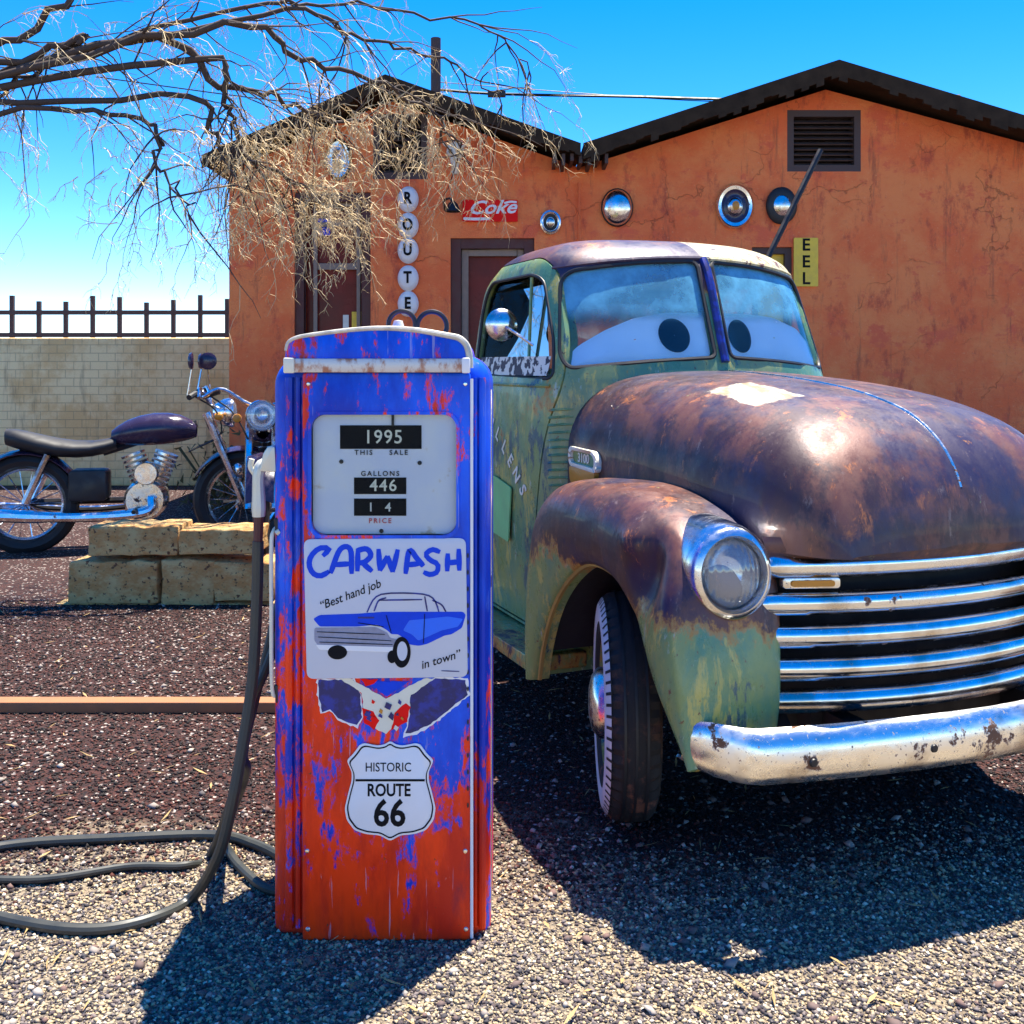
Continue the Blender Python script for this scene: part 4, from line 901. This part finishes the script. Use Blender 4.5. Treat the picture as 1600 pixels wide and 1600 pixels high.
# arc lettering and green card on the near door
for i, ch in enumerate('MULLENS'):
    t = i/6; u = -1.28+.44*t+.03*math.sin(t*PI); z = 1.30-.30*t**1.15-.0; rt = -math.radians(25+35*t)
    MO = (lambda a, b, c, u=u, z=z: T(u+a, side_v(u+a, z+b)+.002+c, z+b))
    text('lettering', ch, .085, MO, M['cream'], doors[0], rot=rt, bold=.002, depth=.002, sx=.9)
MB().prism(ragged([(-1.25, .76), (-1.03, .74), (-1.01, .98), (-1.12, 1.00), (-1.27, .99)], .004) if False else roundpoly([(-1.25, .79), (-.97, .765), (-.94, 1.00), (-1.12, 1.03), (-1.27, 1.03)], .015, 3), .738, .744, MV).build('door_card', M['greenboard'], doors[0], smooth=False)
# cowl louvres on both sides
for sg in (1, -1):
    for i in range(11):
        z = 1.34-i*.030; m = MB(); us = np.linspace(-.675, -.590, 7); zz_ = lambda u: z+(u+.63)*.1
        m.grid([[T(u, sg*(side_v(u, z)-.004), zz_(u)+.010) for u in us], [T(u, sg*(side_v(u, z)+.012*math.sin(PI*(k+.5)/7)), zz_(u)-.002) for k, u in enumerate(us)], [T(u, sg*(side_v(u, z)-.004), zz_(u)-.005) for u in us]])
        m.build('cowl_louvre', M['t_green'], truck, angle=80)
# cowl top panel between hood and windshield, wipers
# rear pane and a faded strip of stickers along the foot of each door window
MB().prism(rrect(-.43, 1.49, .43, 1.85, .08), -1.695, -1.690, MU).build('rear_pane', M['glass'], truck, smooth=False)
n = N('faded stickers'); f_ = n.noise(26, (1, 1, 1), 3, .5); M['stick'] = n.set(n.mix(n.ramp(f_, .48, .53), (.75, .68, .58), (.05, .03, .04)), .6)
for d, sg in zip(doors, (1, -1)):
    MB().grid([[T(u, sg*(side_v(u, z)-.012), z) for u in np.linspace(-1.47, -.72, 20)] for z in (1.475, 1.515, 1.555)]).build('sticker_strip', M['stick'], d)
# interior
MB().box((-1.5, -.60, .75), (-1.08, .60, .98)).build('seat', M['dark'], truck, bevel=.04)
MB().box((-1.58, -.60, .98), (-1.42, .60, 1.45)).build('seat_back', M['trim'], truck, bevel=.04)
MB().box((-.78, -.62, 1.15), (-.62, .62, 1.42)).build('dashboard', M['slat'], truck, bevel=.03)
st = [(.19*math.cos(t), .19*math.sin(t)) for t in np.linspace(0, 2*PI, 33)]
MB().tube([T(-.88+b*.35, -.32+a, 1.42+b*.9) for a, b in st], .012, 8, caps=False).build('steering_wheel', M['black'], truck)
# running boards, bed, rear
for sg in (1, -1):
    MB().prism(roundpoly([(-.46, .36), (-1.9, .36), (-1.9, .40), (-.46, .42)], .01), sg*.62, sg*.86, MV).build('running_board', M['t_bed'], truck, bevel=.006)
    sd = MB().box(T(-3.95, sg*.62, .62), T(-1.80, sg*.66, 1.20)); sd.build('bed_side', M['t_bed'], truck, smooth=False, bevel=.006)
    rr = []
    for a in np.linspace(-.15, PI+.15, 30):
        rr.append([T(-2.946+.50*math.cos(a), sg*(.66+b), .42+.46*math.sin(a)*(1-.0*b)-c) for b, c in ((0, .0), (.10, .0), (.18, .03), (.21, .09), (.21, .14))])
    MB().grid(rr).build('rear_fender', M['t_bed'], truck, solid=.01, angle=70)
MB().box((-3.95, -.62, .60), (-1.80, .62, .64)).build('bed_floor', M['slat'], truck, smooth=False)
MB().box((-1.80, -.64, .62), (-1.765, .64, 1.25)).build('bed_front', M['t_bed'], truck, smooth=False)
MB().box((-3.99, -.64, .62), (-3.95, .64, 1.20)).build('tailgate', M['t_bed'], truck, smooth=False)
# wheels
def wheel(u, v, sg, steer):
    R0, hw = .372, .085
    Mx = Matrix.Translation(T(u, v, R0)) @ Matrix.Rotation(steer, 4, 'Z') @ Matrix.Rotation(PI/2 if sg > 0 else -PI/2, 4, 'X')
    tp = [(.215, hw-.02), (.235, hw), (.28, hw+.004), (.325, hw-.002), (.350, hw-.012)]
    wh = empty('wheel', (0, 0, 0)); wh.parent = truck
    pr = tp+[(.364, hw-.026), (.370, hw-.05), (R0, 0), (.370, -(hw-.05)), (.364, -(hw-.026))]+[(r, -h) for r, h in tp[::-1]]
    n_ = 96; mb = MB(); rows = []
    for j, (r, h) in enumerate(pr):
        row = []
        for q_ in range(n_):
            rr_ = r
            if r > .36 and q_ % 2 == 0 and abs(h) > .02: rr_ -= .008
            if .34 < r < .366 and q_ % 2 == 0: rr_ -= .006
            row.append(tuple(Mx @ Vector((rr_*math.cos(2*PI*q_/n_), rr_*math.sin(2*PI*q_/n_), h))))
        rows.append(row)
    nb = MB().grid(rows, cv=True)
    MB().lathe([(.268, hw+.0030), (.285, hw+.0078), (.310, hw+.0070), (.328, hw+.0040), (.344, hw-.0045), (.350, hw-.009)], Mx, 64).build('sidewall_band', M['sidewall'], wh, angle=60)
    for q_ in range(64):
        a0 = 2*PI*q_/64; pts_ = [(r_*math.cos(a0+d_), r_*math.sin(a0+d_), h_) for r_, h_ in ((.330, hw+.0055), (.356, hw-.012)) for d_ in (-.014, .014)]
        nb.add([tuple(Mx @ Vector(p_)) for p_ in pts_], [(0, 1, 3, 2)])
    nb.build('tyre', M['tyre'], wh, angle=30)
    MB().lathe([(.218, hw-.01), (.212, hw-.03), (.19, hw-.045), (.15, hw-.03), (.12, hw-.02)], Mx, 48).build('rim', M['t_bed'], wh, angle=60)
    MB().lathe([(.12, hw-.022), (.115, hw+.01), (.09, hw+.03), (.05, hw+.04), (0, hw+.042)], Mx, 40).build('hubcap', M['oldchrome'], wh, angle=60)
    for g_ in (-.035, 0, .035):
        MB().lathe([(.3735, g_-.004), (.3738, g_+.004)], Mx, 64).build('tread_groove', M['black'], wh)
    return wh
wheel(0, .70, 1, -math.radians(23)); wheel(0, -.70, -1, -math.radians(21)); wheel(-2.946, .72, 1, 0); wheel(-2.946, -.72, -1, 0)

# ---------------------------------------------------------------- left background: stone slabs, motorcycles, fence
def slab(x0, x1, y, z0, z1, lab):
    m = MB(); j = lambda: random.uniform(-.010, .010); k = max(3, int((x1-x0)/.07))
    bot = [(x0+(x1-x0)*i/k, z0+.008+j()*.5) for i in range(k+1)]; top = [(x1-(x1-x0)*i/k+j(), z1-.01+j()) for i in range(k+1)]
    pts = bot+[(x1+j()*1.5, (z0+z1)/2)]+top+[(x0+j()*1.5, (z0+z1)/2)]
    m.prism(pts, y-.14, y+.16, lambda a, b, c: (a-x0, c-y, b-z0)); o = m.build('stone_slab', M['stone'], None, bevel=.012, angle=40); o.location = (x0, y, z0); tag(o, lab, 'stone slab', 'sandstone slabs in the low wall'); return o
sl = 6.6/1600
X = lambda p: (p-800)*sl
Z = lambda p: EYE+(570-p)*sl
slab(X(290), X(412), 6.6, Z(862), Z(820), 'tan sandstone slab on the top course, ending behind the nozzle')
slab(X(345), X(432), 6.6, Z(934), Z(871), 'thick tan sandstone block on the lower course beside the pump')
slab(X(262), X(343), 6.6, Z(940), Z(866), 'sandstone block on the lower course, second from the pump')
slab(X(150), X(288), 6.6, Z(864), Z(815), 'long top sandstone slab left of the motorcycle')
slab(X(120), X(259), 6.6, Z(938), Z(868), 'lowest sandstone block farthest left')
slab(X(100), X(432), 6.62, 0.0, Z(941), 'long dark footing slab beneath the sandstone wall')
eb = MB().box((0, -.04, 0), (2.75, .04, .05)).build('timber_edging', M['edging'], None, bevel=.006); eb.location = (-3.7, 4.5, 0); tag(eb, 'orange brown timber board edging the dark gravel', 'edging')
def motorcycle(loc, rz, lab):
    r = empty('motorcycle', loc, rz, label=lab, cat='motorcycle', group='motorcycles parked by the building')
    for x in (-.72, .78):
        t = [(x+.31*math.cos(a), 0, .34+.31*math.sin(a)) for a in np.linspace(0, 2*PI, 41)]
        w_ = empty('wheel'); w_.parent = r
        MB().tube(t, .05, 8, caps=False).build('tyre', M['black'], w_)
        MB().tube([(x+(p[0]-x)*.82, 0, .34+(p[2]-.34)*.82) for p in t], .018, 6, caps=False).build('rim', M['chrome'], w_)
        sp_ = MB()
        for k in range(18):
            a = 2*PI*k/18; sp_.tube([(x, .03*(-1)**k, .34), (x+.25*math.cos(a), 0, .34+.25*math.sin(a))], .004, 4, caps=False)
        sp_.build('spokes', M['chrome'], w_)
        ar = np.linspace(.3 if x > 0 else .1, 2.6 if x > 0 else 3.0, 16)
        MB().grid([[(x+.39*math.cos(a), b, .34+.39*math.sin(a)-abs(b)*.3) for b in (-.09, -.05, 0, .05, .09)] for a in ar]).build('mudguard', M['mcpaint'], r, solid=.008, angle=60)
    for s in (-.09, .09):
        MB().tube([(.78, s, .34), (.52, s, .98)], .026, 8).build('fork', M['chrome'], r)
        MB().tube(cr([(.15, s*1.6, .38), (.1, s*2, .28), (-.4, s*2, .26), (-1.05, s*2, .30)], 16), [.035]*12+[.045]*4, 10).build('exhaust_pipe', M['chrome'], r)
    tk = []
    for x, w_, h0, h1 in ((.45, .05, .80, .90), (.35, .12, .76, .98), (.15, .15, .74, 1.0), (-.05, .12, .74, .94), (-.14, .05, .76, .86)):
        tk.append([(x, w_*math.cos(a), (h0+h1)/2+(h1-h0)/2*math.sin(a)) for a in np.linspace(0, 2*PI, 14)[:-1]])
    MB().grid(tk, cv=True).build('tank', M['mcpaint'], r, subsurf=1, angle=80)
    st_ = []
    for x, w_, z0, z1 in ((-.10, .08, .72, .82), (-.25, .15, .66, .78), (-.5, .17, .66, .80), (-.75, .12, .72, .88), (-.85, .06, .76, .88)):
        st_.append([(x, w_*math.cos(a), (z0+z1)/2+(z1-z0)/2*math.sin(a)) for a in np.linspace(0, 2*PI, 14)[:-1]])
    MB().grid(st_, cv=True).build('seat', M['black'], r, subsurf=1, angle=80)
    en = MB(); 
    for a_ in (-.35, .35):
        for k in range(7):
            c0 = Vector((.12+math.sin(a_)*(.12+.035*k), 0, .42+math.cos(a_)*(.06+.035*k)))
            en.lathe([(0, 0), (.085, 0), (.085, .018), (0, .018)], Matrix.Translation(c0) @ Matrix.Rotation(a_, 4, 'Y'), 14)
    en.lathe([(0, -.12), (.13, -.12), (.15, -.08), (.15, .08), (.13, .12), (0, .12)], Matrix.Translation((.1, 0, .36)) @ Matrix.Rotation(PI/2, 4, 'X'), 20)
    en.build('engine', M['oldchrome'], r, angle=50)
    MB().tube(cr([(.50, -.42, 1.10), (.50, -.28, 1.16), (.55, -.08, 1.05), (.55, .08, 1.05), (.50, .28, 1.16), (.42, .42, 1.10)], 24), .014, 8).build('handlebar', M['chrome'], r)
    for s in (-1, 1):
        MB().tube([(.42, s*.36, 1.12), (.45, s*.38, 1.30)], .006, 6).build('mirror_stem', M['chrome'], r)
        o = MB().lathe([(0, .01), (.05, .008), (.062, 0), (.05, -.02), (0, -.03)], Matrix.Translation((.45, s*.38, 1.36)) @ Matrix.Rotation(PI/2, 4, 'Y'), 20).build('mirror', M['mcpaint'], r, angle=60)
    hd = MB().lathe([(0, -.12), (.06, -.11), (.10, -.04), (.112, .02), (.105, .035)], Matrix.Translation((.68, 0, .98)) @ Matrix.Rotation(PI/2, 4, 'Y'), 28).build('headlight', M['chrome'], r, angle=60)
    MB().lathe([(.103, .03), (.06, .05), (0, .058)], Matrix.Translation((.68, 0, .98)) @ Matrix.Rotation(PI/2, 4, 'Y'), 28).build('lens', M['lens'], hd, angle=60)
    MB().lathe([(0, -.03), (.075, -.03), (.085, 0), (.075, .03), (0, .03)], Matrix.Translation((.12, -.19, .56)) @ Matrix.Rotation(PI/2, 4, 'X'), 20).build('air_cleaner', M['chrome'], r, angle=50)
    MB().prism(rrect(-.42, .36, -.16, .58, .03), -.10, .10, lambda a, b, c: (a, c, b)).build('battery_box', M['iron'], r, bevel=.008)
    for s in (-1, 1):
        MB().tube(cr([(.47, s*.36, 1.11), (.60, s*.20, 1.0), (.62, s*.10, .82), (.40, s*.08, .70)], 14), .006, 6).build('cable', M['black'], r)
        MB().tube([(.49, s*.30, 1.145), (.435, s*.42, 1.105)], .021, 8).build('grip', M['black'], r)
        MB().tube([(.05, s*.10, .30), (.05, s*.30, .30)], .016, 6).build('foot_peg', M['iron'], r)
        MB().lathe([(0, .03), (.028, .02), (.032, 0), (.02, -.03), (0, -.035)], Matrix.Translation((.62, s*.17, .96)) @ Matrix.Rotation(PI/2, 4, 'Y'), 14).build('indicator', M['rustyorange'], r)
    MB().tube(cr([(-.72, .13, .30), (-.3, .14, .27), (.10, .13, .30)], 8), .018, 6).build('chain_guard', M['iron'], r); MB().tube([(-.70, -.12, .36), (-.55, -.12, .70)], .026, 8).build('shock', M['chrome'], r); MB().tube([(-.70, .12, .36), (-.55, .12, .70)], .026, 8).build('shock', M['chrome'], r)
    r.scale = (1.14,)*3; MB().tube([(-.2, 0, .7), (.45, 0, .9)], .03, 6).build('frame', M['iron'], r); MB().tube([(-.72, .1, .34), (.1, .1, .34)], .025, 6).build('swing_arm', M['iron'], r)
    return r
motorcycle((-2.15, 8.9, 0), -math.radians(78), 'dark motorcycle with round chrome headlight facing out beside the pump')
motorcycle((-3.15, 8.5, 0), math.radians(12), 'dark motorcycle parked side on at the far left behind the sandstone wall')
# tan wall, fence and shed beyond the building's left side
tw = MB().box((-6.5, -.15, 0), (-.22, .15, 1.86)).build('plaster_wall', M['tan'], None, bevel=.02); tw.location = (-3.0, 13.0, 0); tag(tw, 'tan plaster garden wall left of the orange building', 'wall')
fn = empty('picket_fence', (0, 16, 0), label='dark post and rail fence on the skyline left of the building', cat='fence')
for i in range(14):
    x = -4.45-i*.42; MB().box((x-.03, -.03, 0), (x+.03, .03, 2.55+.06*math.sin(i*1.7))).build('post', M['slat'], fn, smooth=False)
for z in (1.95, 2.3): MB().box((-10.2, -.045, z), (-4.4, -.031, z+.07)).build('rail', M['slat'], fn, smooth=False)
def shrub(loc, s, lab):
    m = MB()
    for i in range(420):
        a = random.uniform(0, 2*PI); e = random.uniform(.15, PI/2); L_ = s*random.uniform(.5, 1)
        d = Vector((math.cos(a)*math.cos(e), math.sin(a)*math.cos(e), math.sin(e))); p = d*L_*random.uniform(.3, 1)
        q_ = p+Vector((random.gauss(0, 1), random.gauss(0, 1), random.gauss(.3, 1))).normalized()*.10*s
        w_ = Vector((random.gauss(0, 1), random.gauss(0, 1), random.gauss(0, 1))).normalized()*.022*s
        m.add([p-w_, p+w_, q_], [(0, 1, 2)])
    for i in range(12):
        a = random.uniform(0, 2*PI); m.tube([(0, 0, 0), (math.cos(a)*.5*s, math.sin(a)*.5*s, s*.7)], .008*s, 4)
    o = m.build('shrub', M['shrub'], None, smooth=False, recalc=False); o.location = loc; tag(o, lab, 'shrub', 'dry shrubs along the foot of the building')
for x, s, lab in ((-2.95, .95, 'dry olive shrub at the left corner of the building'), (-2.35, .85, 'dry olive shrub behind the chrome motorcycle headlight'), (-1.75, .9, 'dry shrub under the left window, mostly behind the pump')):
    shrub((x, 10.55, 0), s, lab)

# ---------------------------------------------------------------- tree with bare branches
tree = empty('bare_tree', (-4.6, 7.2, 0), label='bare tree with dark limbs and pale drooping twigs reaching over the building front', cat='tree')
TO = Vector((-4.6, 7.2, 0))
def limb(mb, pts, r0, r1, n=34, ns=7):
    P = [Vector(p) for p in cr([tuple(p) for p in pts], n)]
    P = [p+Vector((random.gauss(0, .02), random.gauss(0, .02), random.gauss(0, .02))) for p in P]
    mb.tube([p-TO for p in P], [r0+(r1-r0)*i/(n-1) for i in range(n)], ns); return P
tk = MB(); limb(tk, [TO, TO+Vector((.08, 0, 1.4)), TO+Vector((-.05, .05, 2.6)), TO+Vector((.1, 0, 3.6))], .19, .12, 16, 10); tk.build('trunk', M['bark'], tree, angle=60)
lm = MB(); crv = []
top = TO+Vector((.05, 0, 3.3))
paths = [([top, W(230, 60, 7.2), W(345, 135, 7.3), W(430, 150, 7.6), W(520, 190, 8.0), W(600, 180, 8.4)], .075, .012),
         ([top, W(300, 90, 7.2), W(350, 150, 7.3), W(366, 200, 7.4), W(380, 245, 7.6), W(430, 290, 8.0)], .065, .010),
         ([top, W(330, 40, 7.1), W(470, 90, 7.3), W(600, 130, 7.8), W(680, 180, 8.3), W(720, 240, 8.7)], .065, .010),
         ([top, W(280, 150, 7.2), W(330, 215, 7.3), W(385, 250, 7.5), W(470, 290, 8.0), W(540, 330, 8.5)], .055, .010),
         ([top, W(420, 20, 7.4), W(560, 60, 7.8), W(700, 95, 8.4), W(790, 160, 8.8)], .05, .008),
         ([top, W(360, 20, 7.6), W(520, 10, 8), W(740, 40, 8.6), W(830, 110, 9.0)], .045, .008),
         ([top, W(120, 60, 7.2), W(40, 120, 7.4), W(-60, 200, 7.6)], .07, .01),
         ([top, W(180, -40, 7.2), W(200, -150, 7.3)], .07, .02),
         ([top, W(200, 180, 7.0), W(250, 260, 6.9), W(300, 330, 7.0)], .05, .008)]
for pts, r0, r1 in paths: crv.append(limb(lm, pts, r0*.45, r1*.7))
sub = []
for P in crv:
    for i in range(5, len(P), 2):
        for _ in range(2):
            if random.random() < .8:
                d = (P[i]-P[i-1]).normalized(); d = (d+Vector((random.gauss(0, .7), random.gauss(0, .6), random.gauss(-.1, .6)))).normalized()
                L_ = random.uniform(.35, .95); q_ = [P[i]]
                for s in range(6): d = (d+Vector((random.gauss(0, .2), random.gauss(0, .2), random.gauss(-.10, .15)))).normalized(); q_.append(q_[-1]+d*L_/6)
                lm.tube([p-TO for p in q_], [.0075-.0010*j for j in range(7)], 5); sub.append(q_)
lm.build('limbs', M['bark'], tree, angle=60)
tw_ = MB()
def twig(p, d, L_, r, droop=-.16, depth=0):
    q_ = [p]; 
    for s in range(5): d = (d+Vector((random.gauss(0, .28), random.gauss(0, .28), random.gauss(droop, .22)))).normalized(); q_.append(q_[-1]+d*L_/5)
    tw_.tube([x-TO for x in q_], [r*(1-.13*j) for j in range(6)], 3, caps=False)
    if depth < 2:
        for j in (1, 2, 3, 4):
            if random.random() < .62: twig(q_[j], (d+Vector((random.gauss(0, .9), random.gauss(0, .7), random.gauss(-.2, .7)))).normalized(), L_*.55, r*.75, droop, depth+1)
for q_ in sub:
    for j in (2, 4, 6):
        if random.random() < .5: twig(q_[j], (q_[j]-q_[j-1]).normalized(), random.uniform(.2, .45), .0035)
# dense pale drooping growth in front of the facade
def clump(cx, cy, sx_, sy_, Y, n_, L_=.32):
    for _ in range(n_):
        p = W(random.gauss(cx, sx_), random.gauss(cy, sy_), Y+random.uniform(-.5, .5))
        twig(p, Vector((random.gauss(.3, .8), random.gauss(0, .5), random.gauss(-.35, .6))).normalized(), random.uniform(.5, 1.1)*L_, .0045)
clump(430, 250, 52, 42, 7.9, 85); clump(520, 340, 34, 26, 8.3, 45); clump(400, 300, 30, 45, 7.9, 32); clump(500, 315, 46, 32, 8.4, 60); clump(540, 205, 35, 28, 8.2, 26)
clump(610, 165, 50, 20, 8.4, 30); clump(700, 230, 22, 38, 8.6, 40); clump(640, 240, 40, 35, 8.6, 10); clump(470, 210, 45, 22, 8.0, 24); clump(350, 250, 20, 40, 7.6, 12)
clump(230, 260, 60, 60, 7.3, 30)
tw_.build('twigs', M['twig'], tree, smooth=False, recalc=False)
